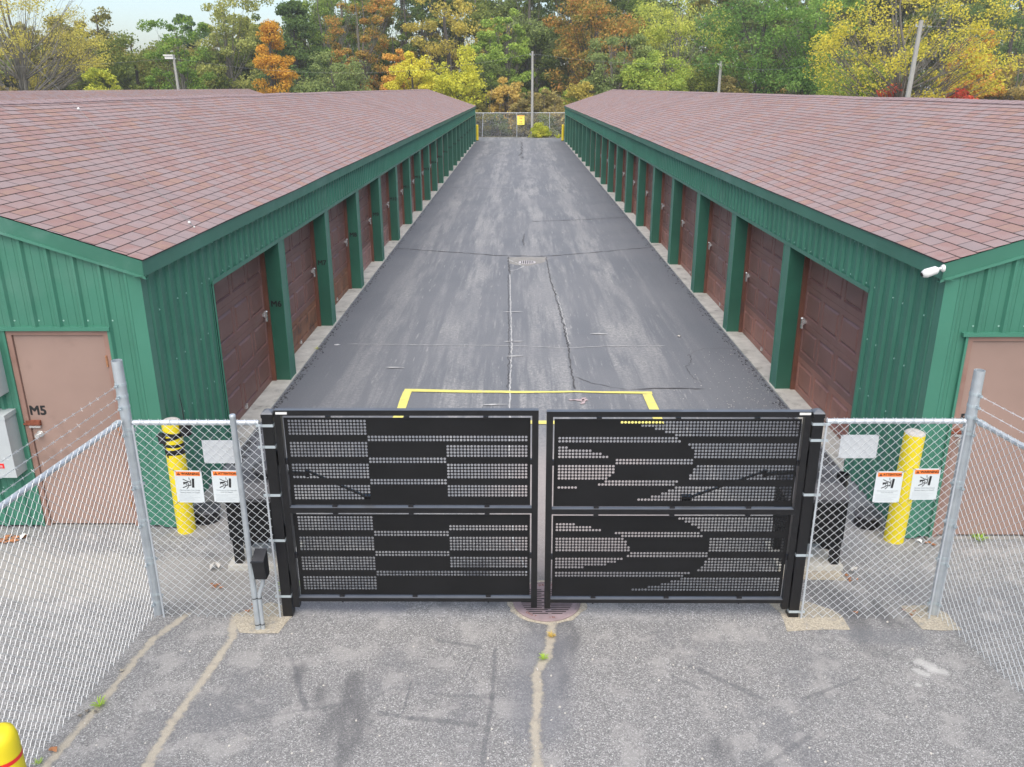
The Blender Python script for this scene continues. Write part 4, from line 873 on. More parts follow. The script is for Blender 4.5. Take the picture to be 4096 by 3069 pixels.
# ---------------------------------------------------------------- gate operators
def operator(label,x0,x1,y,sgn,foot,arm_to):
    root=thing('gate_operator',label,'gate operator',((x0+x1)/2,y,0),group='black gate operators behind the fences')
    def add(b,name,m,sm=False): return keep(b.build(name,m,None,sm,35),root)
    b=MB(); b.box((x0,y,.30),(x1,y+.40,.715)); add(b,'cabinet',M['blackpanel'])
    # sloping cover
    c=MB(); y0,y1=y-.012,y+.41; a,d=x0-.012,x1+.012
    lv=[(a,d,y0,y1,.700),(a,d,y0,y1,.735),(a+.02,d-.02,y0+.03,y1-.01,.775),(a+.05,d-.05,y0+.12,y1-.02,.835),(a+.07,d-.07,y0+.17,y1-.04,.845)]
    for l0,l1 in zip(lv,lv[1:]):
        A_=[(l0[0],l0[2]),(l0[1],l0[2]),(l0[1],l0[3]),(l0[0],l0[3])]; B_=[(l1[0],l1[2]),(l1[1],l1[2]),(l1[1],l1[3]),(l1[0],l1[3])]
        for k in range(4): k2=(k+1)%4; c.q([(*A_[k],l0[4]),(*A_[k2],l0[4]),(*B_[k2],l1[4]),(*B_[k],l1[4])])
    l1=lv[-1]; c.q([(l1[0],l1[2],l1[4]),(l1[1],l1[2],l1[4]),(l1[1],l1[3],l1[4]),(l1[0],l1[3],l1[4])]); add(c,'cover',M['darkgrey'])
    cx=(x0+x1)/2+.06*sgn*-1; c=MB(); c.lathe([(.10,.83),(.10,.905)],(cx,y+.25,0),24); add(c,'arm_hub',M['blackplastic'],True)
    c=MB(); c.lathe([(.115,.905),(.118,.92),(.11,.945),(.07,.965),(.001,.972)],(cx,y+.25,0),24,0,False); add(c,'hub_cap',M['darkgrey'],True)
    f=MB()
    for fx in (foot,(x0+x1)*1.0-foot): f.box((fx-.035,y+.02,.0),(fx+.035,y+.10,.30)); f.box((fx-.035,y+.30,.0),(fx+.035,y+.38,.30))
    f.box((min(x0,x1)+.02,y+.02,.27),(max(x0,x1)-.02,y+.38,.30)); add(f,'stand',M['blacksteel'])
    ar=MB(); el=Vector((cx+sgn*-.42,y+.10,.93)); hb=Vector((cx,y+.25,.885)); ar.tube([hb,el],.020,4,0,True,.78); ar.tube([el+Vector((0,0,.03)),Vector(arm_to)],.011,4,0,True,.78); ar.lathe([(.022,-.025),(.022,.04)],tuple(el),12); ar.box((arm_to[0]-.04,YG+.022,arm_to[2]-.03),(arm_to[0]+.04,arm_to[1]+.02,arm_to[2]+.03)); add(ar,'arm',M['blacksteel'])
    return root
operator('black gate operator cabinet on a stand behind the left black gate post',-2.63,-2.12,6.72,-1,-2.585,(-1.20,6.08,1.07))
operator('black gate operator cabinet on a stand behind the right black gate post',2.43,2.955,6.72,1,2.92,(1.36,6.08,1.07))
tag((lambda b:(b.lathe([(.052,-.01),(.052,.84),(.056,.84),(.056,.80)],(3.00,7.02,0),24,0,False),b.lathe([(.046,.70),(.046,.84),(.052,.84)],(3.00,7.02,0),24,0,False),b.build('drain_pipe',M['blackplastic'],None,True,40))[-1])(MB()),'open black upright pipe behind the right gate operator','pipe')
def slab(label,cx,cy):
    b=MB(); b.box((cx-.30,cy-.05,-.02),(cx+.30,cy+.40,.05)); o=b.build('concrete_pad',M['concrete']); tag(o,label,'concrete pad')
slab('low concrete pad under the left gate operator',-2.375,6.75); slab('low concrete pad under the right gate operator',2.69,6.76)
def lid(label,cx,cy):
    root=thing('round_drum',label,'drum',(cx,cy,0),group='low black drums by the building corners'); b=MB(); b.lathe([(.120,-.0),(.125,.02),(.125,.115),(.120,.12)],(0,0,0),32); b.build('drum',M['blackplastic'],root,True,40)
    c=MB(); c.lathe([(.135,.118),(.142,.126),(.142,.136),(.135,.142),(.120,.143),(.118,.140),(.10,.141),(.098,.148),(.0,.155)],(0,0,0),36,0,False); c.build('lid',M['darkgrey'],root,True,40)
lid('low black drum with ribbed lid on the alley side of the left building corner',-3.20,7.66); lid('low black drum with ribbed lid on the alley side of the right building corner',3.545,7.58)
# ---------------------------------------------------------------- drains
def drain():
    root=thing('storm_drain','round rusty cast-iron storm drain cover in the driveway under the gap of the gate','drain cover',(.25,6.21,.006)); r=.275
    b=MB(); b.lathe([(r+.018,0),(r+.018,.008),(r+.004,.010),(r+.003,.002)],(0,0,0),48,0,False); b.build('rim',M['cast'],root,True,40)
    c=MB(); c.lathe([(.001,.006),(r,.006)],(0,0,0),48,0,False); c.build('cover',M['cast'],root)
    s=MB(); rnd=random.Random(2)
    for i,z in enumerate([-.185,-.158,-.131,-.104,-.077,-.05,-.023,.004,.031,.058,.085,.112,.139,.166]):
        hw=math.sqrt(max(0,.225**2-z*z)); brk=[.02,-.03][i%2]
        for a,e in ((-hw,brk-.012),(brk+.012,hw)):
            if e-a<.03: continue
            P=[(a+.004,z-.005),(e-.004,z-.005),(e,z),(e-.004,z+.005),(a+.004,z+.005),(a,z)]; s.q([(x,y,.0075) for x,y in P])
    s.build('slots',M['dark'],root)
    for word,a0,rad,up in (('DRAIN',90,.243,True),('ONLY',-125,.243,False),('IN',-82,.243,False)):
        n=len(word)
        for i,ch in enumerate(word):
            th=R(a0+(-(i-(n-1)/2)*6.5 if up else (i-(n-1)/2)*6.5)); t=text_part(ch,.032,(0,0,0),(0,0,th-R(90) if up else th+R(90)),M['rust'],'cast_letter',None,0); t.parent=root; t.location=(rad*math.cos(th),rad*math.sin(th),.0075)
drain()
def grate():
    root=thing('storm_grate','pale round iron grate in the middle of the alley','drain grate',(.235,21.05,.006)); r=.215
    b=MB(); b.lathe([(.001,.008),(r,.008),(r,0)],(0,0,0),40,0,False); b.build('grate',M['grateg'],root)
    s=MB()
    for i in range(9):
        x=(i-4)*.047; hw=math.sqrt(max(0,.19**2-x*x))
        for a,e in ((-hw,-.012),(.012,hw)): 
            if e-a>.02: s.q([(x-.013,a,.0095),(x+.013,a,.0095),(x+.013,e,.0095),(x-.013,e,.0095)])
    s.build('slots',M['dark'],root)
    tag((lambda b:(b.q([(x,y,.004) for x,y in rag([(-.26,21.75),(.74,21.75),(.70,21.15),(.48,20.85),(.25,20.62),(-.05,20.75),(-.22,20.95)],.03,5)]),b.build('silt_patch',M['sandgrey']))[-1])(MB()),kind='structure')
grate()
# ---------------------------------------------------------------- wall boxes, camera
eb=thing('electrical_box','pale grey electrical box with a red sticker on the wall left of door M5','electrical box',(-5.03,7.42,.65))
b=MB(); b.box((-.20,-.10,0),(.175,.08,.64)); b.build('case',M['lightgrey'],eb); b=MB(); b.box((-.21,-.115,.60),(.185,.08,.645)); b.box((-.205,-.112,.0),(.18,-.10,.60)); b.build('lid',M['lightgrey'],eb)
b=MB(); b.box((-.02,-.115,.10),(.08,-.1125,.15)); b.build('sticker',M['red'],eb); t=text_part('DANGER',.018,(0,0,0),(R(90),0,0),M['white'],'sticker_word',None,.02); t.parent=eb; t.location=(.03,-.117,.125); t=text_part('HIGH VOLTAGE',.010,(0,0,0),(R(90),0,0),M['white'],'sticker_word',None,.01); t.parent=eb; t.location=(.03,-.117,.109)
eb=thing('electrical_box','higher pale grey box on the wall, above the box with the red sticker','electrical box',(-5.03,7.42,1.47))
b=MB(); b.box((-.17,-.09,0),(.16,.08,.55)); b.build('case',M['lightgrey'],eb); b=MB(); b.box((-.175,-.10,.02),(.165,-.09,.53)); b.build('lid',M['lightgrey'],eb)
b=MB(); b.tube([(0,.0,-.18),(0,.0,.0)],.018,10); b.tube([(0,0,.55),(0,0,1.25)],.018,10); b.build('conduit',M['lightgrey'],eb,True)
sc=thing('security_camera','white security camera on the fascia corner of the right building','security camera',(3.700,7.215,2.715))
b=MB(); b.lathe([(.001,0),(.032,0),(.034,.008),(.026,.022),(.012,.026),(.001,.026)],(0,0,0),20,0,False); b.v=[(-v[2],v[0],v[1]) for v in b.v]; b.build('mount',M['white'],sc,True,40)
b=MB(); b.tube([(-.02,0,.0),(-.065,-.01,-.005)],.012,12); b.lathe([(.02,-.02),(.02,.02)],(-.068,-.01,-.012),14); b.build('arm',M['white'],sc,True,40)
b=MB(); b.tube([(-.055,-.01,-.012),(-.075,-.012,-.014),(-.16,-.022,-.040),(-.185,-.025,-.048),(-.196,-.026,-.051)],[.022,.036,.040,.030,.008],20); b.build('housing',M['white'],sc,True,60)
b=MB(); b.tube([(-.194,-.026,-.0505),(-.199,-.0265,-.052)],[.018,.016],14); b.build('lens',M['black'],sc,True)
# guy cable over the left roof
gc=thing('guy_cable','thin steel cable with white insulators running down over the left roof to its eave','cable',(-3.47,9.0,2.79))
def kc(b,n,m): return keep(b.build(n,m),gc)
A1=Vector((-3.47,9.0,2.80)); A0=Vector((-3.55,9.085,2.835)); A2=Vector((-6.10,12.19,3.935)); A3=Vector((-12.6,22,5.6))
b=MB(); b.tube([A3,A3.lerp(A2,.5)-Vector((0,0,.05)),A2],.0022,5); b.tube([A2,A2.lerp(A0,.5)-Vector((0,0,.03)),A0],.0018,5); b.tube([A2,A2.lerp(A0,.5)-Vector((.03,0,.02)),A0+Vector((.02,0,0))],.0018,5); b.tube([A0,A1],.0025,5); kc(b,'wire',M['linegrey'])
for p,r in ((A2,.019),(A0,.017),(A1,.010)):
    b=MB(); b.lathe([(.001,-r),(r*.7,-r*.7),(r,0),(r*.7,r*.7),(.001,r)],tuple(p),14,0,False); kc(b,'insulator',M['white'])
# ---------------------------------------------------------------- far fence, sign, poles and wires
ff=thing('chain_link_fence','far chain-link fence closing the end of the alley before the trees','fence',(0,77.4,0)); 
ya=77.3
m=mesh_part((-14,ya),(14,ya),-.02,2.02,1,.0030,3,.0728,False); keep(m.build('wire_mesh',M['wire']),ff)
b=MB(); b.tube([(-14,ya+.03,2.04),(14,ya+.03,2.04)],.024,10); keep(b.build('top_rail',M['galvrail'],None,True),ff)
for x,l in ((-12.5,0),(-9.2,0),(-6.0,0),(-3.12,.06),(-.10,0),(2.78,0),(5.9,0),(8.9,0),(12,0)):
    b=MB(); b.tube([(x-l,ya+.03,-.05),(x+l,ya+.03,2.04)],.032,10); keep(b.build('line_post',M['galvrail'],None,True),ff)
ns,w_,h_=sign_base('no_exit_sign','yellow NO EXIT sign with two red arrows on the far fence','sign',-.075,.575,1.03,1.84,77.2,M['signyellow'])
flat(ns,[[(-w_+.02,h_-.05),(w_-.02,h_-.05),(w_-.02,h_-.01),(-w_+.02,h_-.01)]],M['orange'],'header')
for z in (.14,-.14): flat(ns,[bar(-.12,z,.06,z,.035),[(.05,z+.045),(.13,z),(.05,z-.045)]],M['red'],'arrow')
for z in (.26,-.30): t=text_part('NO EXIT',.09,(0,0,0),(R(90),0,0),M['black'],'sign_word',None,.0); t.parent=ns; t.location=(0,-.003,z)
def pole(label,x,y,h,r,dx=0,dy=0,name='utility_pole'):
    root=thing(name,label,'utility pole',(x,y,0)); b=MB(); b.tube([(0,0,-.2),(dx*.5,dy*.5,h*.5),(dx,dy,h)],[r,r*.86,r*.72],14); b.build('pole',M['wood'],root,True,60)
    c=MB(); c.box((dx-r-.10,-.02+dy,h-.32),(dx+r+.04,.02+dy,h-.27)); c.lathe([(.03,-.06),(.05,-.03),(.03,0),(.045,.03),(.02,.05)],(dx-r-.08,dy,h-.22),10); c.build('insulator',M['lightgrey'],root); return root
pole('tall pale wooden utility pole at the far end of the alley',1.235,76.7,7.05,.125)
pole('tall weathered utility pole behind the right roof, before the lemon-yellow tree',20.95,48,7.45,.155,.25,0)
pole('short grey utility pole half hidden by green trees above the right roof',16.95,75,6.2,.15)
lp=pole('utility pole with a floodlight above the left roofs',-28.3,74,6.75,.13,-.15,0,'light_pole')
b=MB(); b.box((-.80,-.22,6.42),(-.12,.20,6.66)); b.box((-.88,-.30,6.66),(-.10,.26,6.76)); b.build('floodlight',M['white'],lp); b=MB(); b.tube([(-.12,0,6.6),(-.02,0,6.4)],.03,8); b.build('bracket',M['galv'],lp)
def sagwire(label,pts,sag,r=.007):
    b=MB()
    for a,c in zip(pts,pts[1:]):
        a,c=Vector(a),Vector(c); P=[a.lerp(c,i/16)-Vector((0,0,sag*4*(i/16)*(1-i/16))) for i in range(17)]; b.tube(P,r,4,0,False)
    o=b.build('power_line',M['linegrey']); tag(o,label,'power line',group='overhead lines along the wood')
sagwire('overhead line between the floodlight pole and the tall pole at the alley end',[(-28.5,74,6.5),(1.2,76.6,6.85)],1.35)
sagwire('overhead line left of the floodlight pole',[(-62,70,7.2),(-28.5,74,6.5)],1.0)
sagwire('overhead line from the tall alley-end pole to the short grey pole',[(1.25,76.6,6.85),(16.95,75,6.0)],.35)
sagwire('overhead line from the short grey pole to the weathered pole on the right',[(16.95,75,6.0),(21.1,48,7.2)],1.2)
sagwire('overhead line running right from the weathered pole out of the photo',[(21.2,48,7.2),(46,36,7.4)],.8)

# ---------------------------------------------------------------- trees
def rvec(r):
    while True:
        v=Vector((r.uniform(-1,1),r.uniform(-1,1),r.uniform(-1,1)))
        if .05<v.length<1: return v.normalized()
def make_tree(kind,seed):
    """unit tree: height 1, crown radius 1 (x,y) ; returns crown mesh data and wood mesh data"""
    r=random.Random(seed); C=MB(); W=MB(); cl=[]
    cb={'round':.10,'tall':.08,'cone':.06,'pine':.10,'sparse':.14,'bush':.0}[kind]
    N={'round':64,'tall':70,'cone':64,'pine':80,'sparse':78,'bush':46}[kind]
    tries=0
    while len(cl)<N and tries<5000:
        tries+=1; v=rvec(r); q=r.random()**.42; z=.5+.5*v.z*q; 
        if kind=='cone': w=(1-z)**.8*1.05+.05
        elif kind=='pine': w=(1-z)**.65*1.0+.12
        elif kind=='tall': w=math.sin(math.pi*min(1,max(0,.18+z*.80)))**.7
        elif kind=='bush': w=math.sqrt(max(0,1-z*z))*.95+.08
        elif kind=='sparse': w=math.sin(math.pi*min(1,.12+z*.72))**.6*1.05
        else: w=math.sqrt(max(.02,1-(2*z-1)**2))**.8
        if kind in('cone','pine','tall'): z=r.random()**.9; w=w if kind=='tall' else ((1-z)**(.8 if kind=='cone' else .65)+.06)
        a=r.uniform(0,2*math.pi); rad=w*(r.random()**.38)
        p=Vector((rad*math.cos(a),rad*math.sin(a),cb+(1-cb)*z*.95)); cl.append(p)
    K={'round':175,'tall':165,'cone':170,'pine':150,'sparse':190,'bush':150}[kind]
    return cl,K,cb
def grow(kind,seed,H,Rr,leafs):
    cl,K,cb=make_tree(kind,seed); r=random.Random(seed*7+1); C=MB(); W=MB(); V=C.v; Fc=C.f
    cs=(.26 if kind in('round','bush') else .20)*max(Rr,1.2); cs=min(cs,1.1)
    for p in cl:
        P=Vector((p.x*Rr,p.y*Rr,p.z*H)); s1=cs*r.uniform(.7,1.45); up=kind=='feather'
        sq=(1,1,.62) if kind!='pine' else (1,1,.45)
        for k in range(int(K*r.uniform(.6,1.4))):
            d=rvec(r)*(r.random()**.45)*s1; c=P+Vector((d.x*sq[0],d.y*sq[1],d.z*sq[2]))
            n=(rvec(r)+Vector((0,0,.55))+d.normalized()*.5).normalized(); t=n.orthogonal().normalized(); t=(t*math.cos(a:=r.uniform(0,6.28))+n.cross(t)*math.sin(a)); u=n.cross(t); L_=leafs*r.uniform(.55,1.3); w_=L_*r.uniform(.45,.7)
            b=len(V); V.append(tuple(c-t*L_*.5)); V.append(tuple(c+u*w_*.5)); V.append(tuple(c+t*L_*.5+n*L_*.08)); V.append(tuple(c-u*w_*.5)); Fc.append((b,b+1,b+2,b+3)); C.m.append(0); C.uv.append(None)
    # trunk with limbs to the clumps
    ns=3 if kind in('sparse','bush') else (2 if kind=='tall' and seed%2 else 1); tops=[]
    for q in range(ns):
        a=r.uniform(0,6.28); lean=(.34 if kind=='sparse' else .12)*Rr*(ns>1); r0=(.028 if ns==1 else .017)*H*(.6 if kind=='bush' else 1); P=[]
        hh=H*(.93 if kind!='bush' else .6)
        for i in range(9):
            t=i/8; P.append(Vector((math.cos(a)*lean*t**1.3+noise.noise(Vector((t*3,seed,q)))*.10*Rr,math.sin(a)*lean*t**1.3+noise.noise(Vector((t*3,seed+9,q)))*.10*Rr,-.3+hh*t)))
        W.tube(P,[r0*(1-.9*i/8)+.012 for i in range(9)],7,0,False); tops.append(P)
    nb=len(cl) if kind=='sparse' else len(cl)//2
    for p in r.sample(cl,nb):
        e=Vector((p.x*Rr,p.y*Rr,p.z*H)); P=min(tops,key=lambda T:(T[4]-e).length); i=max(1,min(7,int(p.z*8*.62))); s_=P[i]; m_=s_.lerp(e,.5)+Vector((0,0,-.06*(e-s_).length)); rb=max(.014,.006*H*(1-p.z*.5)); W.tube([s_,m_,e],[rb,rb*.6,.008],4,0,False)
        for k in range(3 if kind=='sparse' else 1):
            W.tube([m_,m_.lerp(e,.6)+rvec(r)*.12*Rr,e+rvec(r)*cs*.8],[rb*.45,rb*.3,.006],3,0,False)
    return C,W
CACHE={}
def tree(x,y,H,Rr,kind,mt,label,group=None,seed=0,leafs=None,floor=0):
    kk={'feather':'tall'}.get(kind,kind); big=y>88
    root=thing('tree' if kk!='bush' else 'shrub',label,'tree' if kk!='bush' else 'shrub',(x,y,floor),group=group)
    C,W=grow(kk,seed,H,Rr,leafs or (.29 if big else .23)); C.build('crown',LF[mt],root); W.build('trunk' if kk!='bush' else 'stems',M['bark'] if kk in('sparse','tall') else M['barkdark'],root)
    root.rotation_euler=(0,0,seed*1.3); return root
TR=[(-45.5,82,14.3,6.5,'sparse','yolive','large airy yellow-green tree with spreading bare limbs at the left edge of the photo'),
(-45.5,98,12.7,2.2,'round','olive','olive tree with a knobbly top beside the large airy tree, first against the open sky'),
(-39.4,92,9.9,3.6,'round','oliveg','broad low olive-green tree below the open patch of sky'),
(-37.7,80,6.5,1.6,'bush','lime','bright lime-yellow bush above the far left roof ridge'),
(-31.7,84,10.1,2.3,'tall','green','fresh green pointed tree right of the roof-top floodlight pole'),
(-37.4,104,12.7,1.7,'round','bluegreen','blue-green treetop peeking out behind the pointed green tree'),
(-30.2,94,13.4,3.1,'tall','pale','pale olive tall tree with thin grey trunks left of the orange maple'),
(-29.2,100,10.4,2.4,'round','oliveg','dull green tree half hidden behind the orange maple'),
(-22.0,80,9.5,1.8,'cone','orange','cone-shaped bright orange maple rising behind the left roofs'),
(-22.8,92,12.5,3.0,'pine','dark','dark green shaggy evergreen right behind the orange maple'),
(-20.4,96,14.6,3.1,'tall','midgreen','tall mid-green tree between the dark shaggy evergreen and the rusty orange tree'),
(-16.8,81,7.4,2.3,'round','greygreen','low grey-green tree in front of the tall mid-green one'),
(-15.0,86,12.7,2.3,'tall','rust','tall rusty orange and olive tree left of the see-through gap'),
(-12.5,90,9.7,1.9,'round','darkg','dark green tree under the see-through gap in the wood'),
(-11.0,83,8.1,1.5,'round','rust2','small orange-topped tree just left of the yellow ones'),
(-9.5,80,7.2,1.6,'round','yellow','bright yellow tree touching the orange-topped one behind the left roof'),
(-6.0,80,7.6,2.3,'round','yellow2','rounded yellow-green tree above the far end of the left roof'),
(-7.6,95,14.9,4.6,'round','gold','wide golden-olive tree rising above the rounded yellow-green tree'),
(-1.6,90,11.6,2.6,'sparse','brightg','thin-limbed tree with bright green leaves left of the middle pole'),
(-3.2,84,6.6,1.8,'round','darkg','dark green low tree left of the middle utility pole'),
(-1.0,81,5.3,1.5,'bush','tan','tan and yellow thicket shrub just left of the middle pole'),
(2.8,81,4.5,1.4,'bush','tan2','dry tan shrub just right of the middle pole'),
(2.1,97,10.1,2.8,'tall','darkg','dark green tree directly behind the top of the middle pole'),
(5.8,80,4.6,1.8,'bush','gold','golden shrub at the far end of the right roof'),
(7.8,90,14.1,3.8,'round','rust','large rust-edged tree above the far end of the right building'),
(9.1,82,8.8,2.7,'sparse','greygreen','grey-green tree with visible limbs in front of the rust-edged tree'),
(15.0,86,11.8,3.9,'tall','yellowg','large light yellow-green tree above the right roof'),
(12.2,80,7.2,2.5,'round','yellowg2','shorter light green tree at the foot of the large yellow-green one'),
(19.3,84,6.9,2.6,'round','oliveg','olive tree hiding the short grey pole above the right roof'),
(21.0,78,13.2,4.3,'round','emerald','massive deep green tree above the middle of the right roof'),
(24.8,76,12.0,3.2,'tall','feather','feathery mid-green tree left of the large yellow tree'),
(22.4,74,6.6,2.7,'bush','emerald','dark green bushy tree below the massive green one'),
(25.2,66,6.3,2.4,'round','yellowg2','light green undergrowth tree in front of the large yellow tree'),
(27.0,62,11.4,5.5,'sparse','lemon','large spreading lemon-yellow tree behind the near grey pole on the right'),
(37.3,74,8.6,1.4,'round','orange','orange tree seen through the right side of the lemon-yellow tree'),
(36.1,70,6.2,1.2,'round','rust2','lower orange-gold tree at the right edge of the lemon-yellow tree'),
(47.9,88,13.9,4.3,'round','dark','dark green tall tree in the upper right corner'),
(39.2,70,6.7,2.5,'sparse','brown','brownish olive thin tree at the right edge of the photo'),
(30.0,60,4.1,1.5,'bush','red','red-leaved shrub above the right roof, right of the grey pole'),
(26.0,62,4.5,1.3,'bush','red','red-leaved shrub just left of the base of the near grey pole'),
]
WID={'sparse':1.12,'round':1.32,'tall':1.35,'cone':1.85,'pine':1.45,'bush':1.35,'feather':1.35}
for i,(x,y,H,rr_,kind,mt,lab) in enumerate(TR):
    tree(x,y,H*(1.0 if kind=='bush' else 1.03),rr_*WID[kind],kind,mt,lab,seed=i+3,leafs=.18 if kind in('sparse',) and rr_>5 else None)
# second row of the wood: individual trees one cannot tell apart, copied from five grown ones
protos=[]
for i,(kind,mt,H,rr_) in enumerate((('tall','darkg',17,4.0),('round','oliveg',16,4.6),('tall','midgreen',17.5,4.0),('round','greygreen',16,4.4),('tall','olive',17,3.9))):
    C,W=grow(kind,100+i,H,rr_,.34); protos.append((C.build('crown',LF[mt]),W.build('trunk',M['bark'])))
BL='dark trees'; rnd=random.Random(11); cnt=0
for row,(yy,x0,x1,st) in enumerate(((102,-31,58,3.7),(111,-36,66,4.2))):
    x=x0
    while x<x1:
        if not(-14.2<x<-9.4):
            k=cnt%5; cr,tk=protos[k]; root=thing('tree',('dark green','olive green','mid-green','grey-green','dull olive')[k]+' tall tree in the second row of the wood, '+('left of the pines gap' if x<-12 else 'behind the alley end' if x<8 else 'behind the right roof' if x<32 else 'in the right corner'),'tree',(x+rnd.uniform(-1,1),yy+rnd.uniform(-2.5,2.5),0),group='tall trees in the second row of the wood'); root.rotation_euler=(0,0,rnd.uniform(0,6.28)); s_=rnd.uniform(.86,1.15); 
            if x<-22: s_*=.70
            root.scale=(s_,s_,s_)
            for src in (cr,tk):
                if cnt<5: src.parent=root
                else: c=src.copy(); col.objects.link(c); c.parent=root
            cnt+=1
        x+=st*rnd.uniform(.8,1.2)
# shorter trees behind the left end, below the sky line
LP=[]
for i,(kind,mt,H,rr_) in enumerate((('round','oliveg',8.2,3.6),('round','greygreen',7.6,3.4),('round','olive',8.8,3.4))):
    C,W=grow(kind,130+i,H,rr_,.36); LP.append((C.build('crown',LF[mt]),W.build('trunk',M['bark'])))
cnt=0
for yy,x0,x1,st in ((96,-72,-26,4.6),(106,-76,-26,4.8)):
    x=x0
    while x<x1:
        cr,tk=LP[cnt%3]; root=thing('tree',('low olive-green','low grey-green','low brownish olive')[cnt%3]+' tree far behind the left roofs'+(', by the left edge' if x<-48 else ', under the open sky'),'tree',(x,yy+rnd.uniform(-2,2),0),group='lower trees behind the left roofs'); root.rotation_euler=(0,0,rnd.uniform(0,6.28)); s_=rnd.uniform(.88,1.12)*(1.25 if x<-50 else 1); root.scale=(s_,s_,s_)
        for src in (cr,tk):
            if cnt<3: src.parent=root
            else: c=src.copy(); col.objects.link(c); c.parent=root
        cnt+=1; x+=st*rnd.uniform(.85,1.15)
# bare pine trunks in the see-through gap
for i,(x,y,H,lean) in enumerate(((-12.9,100,17,.2),(-11.9,97,17,-.3),(-11.2,104,18,.5),(-10.4,99,17,-.2),(-13.6,106,17,.3))):
    root=thing('pine_tree','bare-trunked pine in the see-through gap of the wood','tree',(x,y,0),group='bare-trunked pines in the gap'); W=MB(); P=[(lean*t*t,0,-.3+H*t) for t in [k/8 for k in range(9)]]; W.tube(P,[.17-.12*k/8 for k in range(9)],7,0,False); r=random.Random(i+50); C=MB()
    for k in range(46):
        z=r.uniform(.34,1)*H; a=r.uniform(0,6.28); l=r.uniform(.6,1.7); e=Vector((lean*.5+math.cos(a)*l,math.sin(a)*l,z+r.uniform(-.1,.4))); W.tube([(lean*(z/H)**2,0,z),e],[.03,.008],3,0,False)
        if z>H*.60:
            for q in range(34):
                c=e+rvec(r)*r.random()*.75; n=rvec(r); t=n.orthogonal().normalized(); u=n.cross(t); C.q([c-t*.2,c+u*.05,c+t*.2,c-u*.05])
    W.build('trunk',M['barkdark'],root); C.build('crown',LF['dark'],root)
# undergrowth shrubs along the wood edge behind the far fence
UP=[]
for i,(H,rr_) in enumerate(((2.6,1.5),(3.2,1.6),(2.2,1.3),(3.8,1.5))):
    C,W=grow('bush',200+i,H,rr_,.20); UP.append((C,W))
UM=['oliveg','tan2','darkg','greygreen','tan','olive','darkg','tan2','oliveg','brown','darkg','yellowg2']; pm=[]
for i in range(12):
    C,W=UP[i%4]; pm.append((C.build('leaves',LF[UM[i]]),W.build('stems',M['bark'])))
UL={'oliveg':'olive-green','tan2':'dry tan','darkg':'dark green','greygreen':'grey-green','tan':'yellowish tan','olive':'brownish olive','brown':'brown','yellowg2':'light green'}
cnt=0
for yy,x0,x1,st in ((79.3,-13,13,1.9),(82.5,-14,15,2.3),(86,-16,18,2.6),(77.5,14,40,2.6),(80,-60,-14,3.4),(88,18,50,3.2)):
    x=x0
    while x<x1:
        cr,tk=pm[cnt%12]; root=thing('shrub',UL[UM[cnt%12]]+' undergrowth shrub '+('behind the right roof' if x>13 else 'behind the left roofs' if x<-13 else 'behind the far fence, left of the tall pole' if x<1.2 else 'behind the far fence, right of the tall pole'),'shrub',(x+rnd.uniform(-.5,.5),yy+rnd.uniform(-.7,.7),-.05),group='undergrowth shrubs at the edge of the wood'); root.rotation_euler=(0,0,rnd.uniform(0,6.28)); s_=rnd.uniform(.7,1.15)*(1.35 if yy>84 or abs(x)>16 else 1); root.scale=(s_,s_,s_*rnd.uniform(.8,1.1))
        for src in (cr,tk):
            if cnt<12: src.parent=root
            else: c=src.copy(); col.objects.link(c); c.parent=root
        cnt+=1; x+=st*rnd.uniform(.75,1.25)
# saplings: thin bare stems by the fence
for i,(x,y,h) in enumerate(((-2.4,79,3.6),(-1.6,78.4,2.6),(-.9,79.4,3.4),(.2,78.6,2.2),(2.0,78.8,2.6),(2.4,79.5,3.0),(3.3,78.7,2.8),(-2.9,80,4.6))):
    root=thing('sapling','thin pale bare sapling stem behind the far fence','sapling',(x,y,0),group='bare saplings behind the far fence'); r=random.Random(i); W=MB(); P=[Vector((noise.noise(Vector((t*2,i,0)))*.25,noise.noise(Vector((t*2,i,5)))*.2,h*t)) for t in [k/7 for k in range(8)]]; W.tube(P,[.035-.025*k/7 for k in range(8)],5,0,False)
    for k in range(9):
        s_=P[r.randint(3,7)]; W.tube([s_,s_+Vector((r.uniform(-.5,.5),r.uniform(-.3,.3),r.uniform(.3,.8)))],[.012,.004],3,0,False)
    W.build('stem',M['galv'] if 0 else M['bark'],root)
# ---------------------------------------------------------------- weeds, leaves, litter
def tuft(label,x,y,s,mt,seed,n=34,cat='weed',name='weed',group=None,spread=1.0,upr=.8):
    r=random.Random(seed); b=MB()
    for k in range(n):
        a=r.uniform(0,6.28); l=s*r.uniform(.5,1.1); d=Vector((math.cos(a),math.sin(a),0)); o=d*r.random()*s*.25*spread; w=s*.05*r.uniform(.7,1.4); nn=Vector((-d.y,d.x,0))*w
        p1=o+d*l*.4*spread+Vector((0,0,l*.6*upr)); p2=o+d*l*.85*spread+Vector((0,0,l*.75*upr)); b.q([o-nn*.5,o+nn*.5,p1+nn,p1-nn]); b.q([p1-nn,p1+nn,p2])
    o=b.build(name,LF[mt]); o.location=(x,y,.004); tag(o,label,cat,group)
tree(1.95,76.35,1.25,.75,'bush','lime','yellow-green bushy weed at the foot of the tall pole at the alley end',seed=77,leafs=.12)
tuft('small yellow leafy weed beside the far right bollard',3.45,75.4,.6,'lime',2,40)
tuft('bright green grass tuft in the long crack below the storm drain',.20,5.44,.055,'weed',3,40)
tuft('dull grass tuft just below the storm drain collar',.27,5.72,.05,'tan',4,50)
tuft('green grass tuft in the left silt seam by the left fence',-3.02,4.90,.07,'weed',5,30)
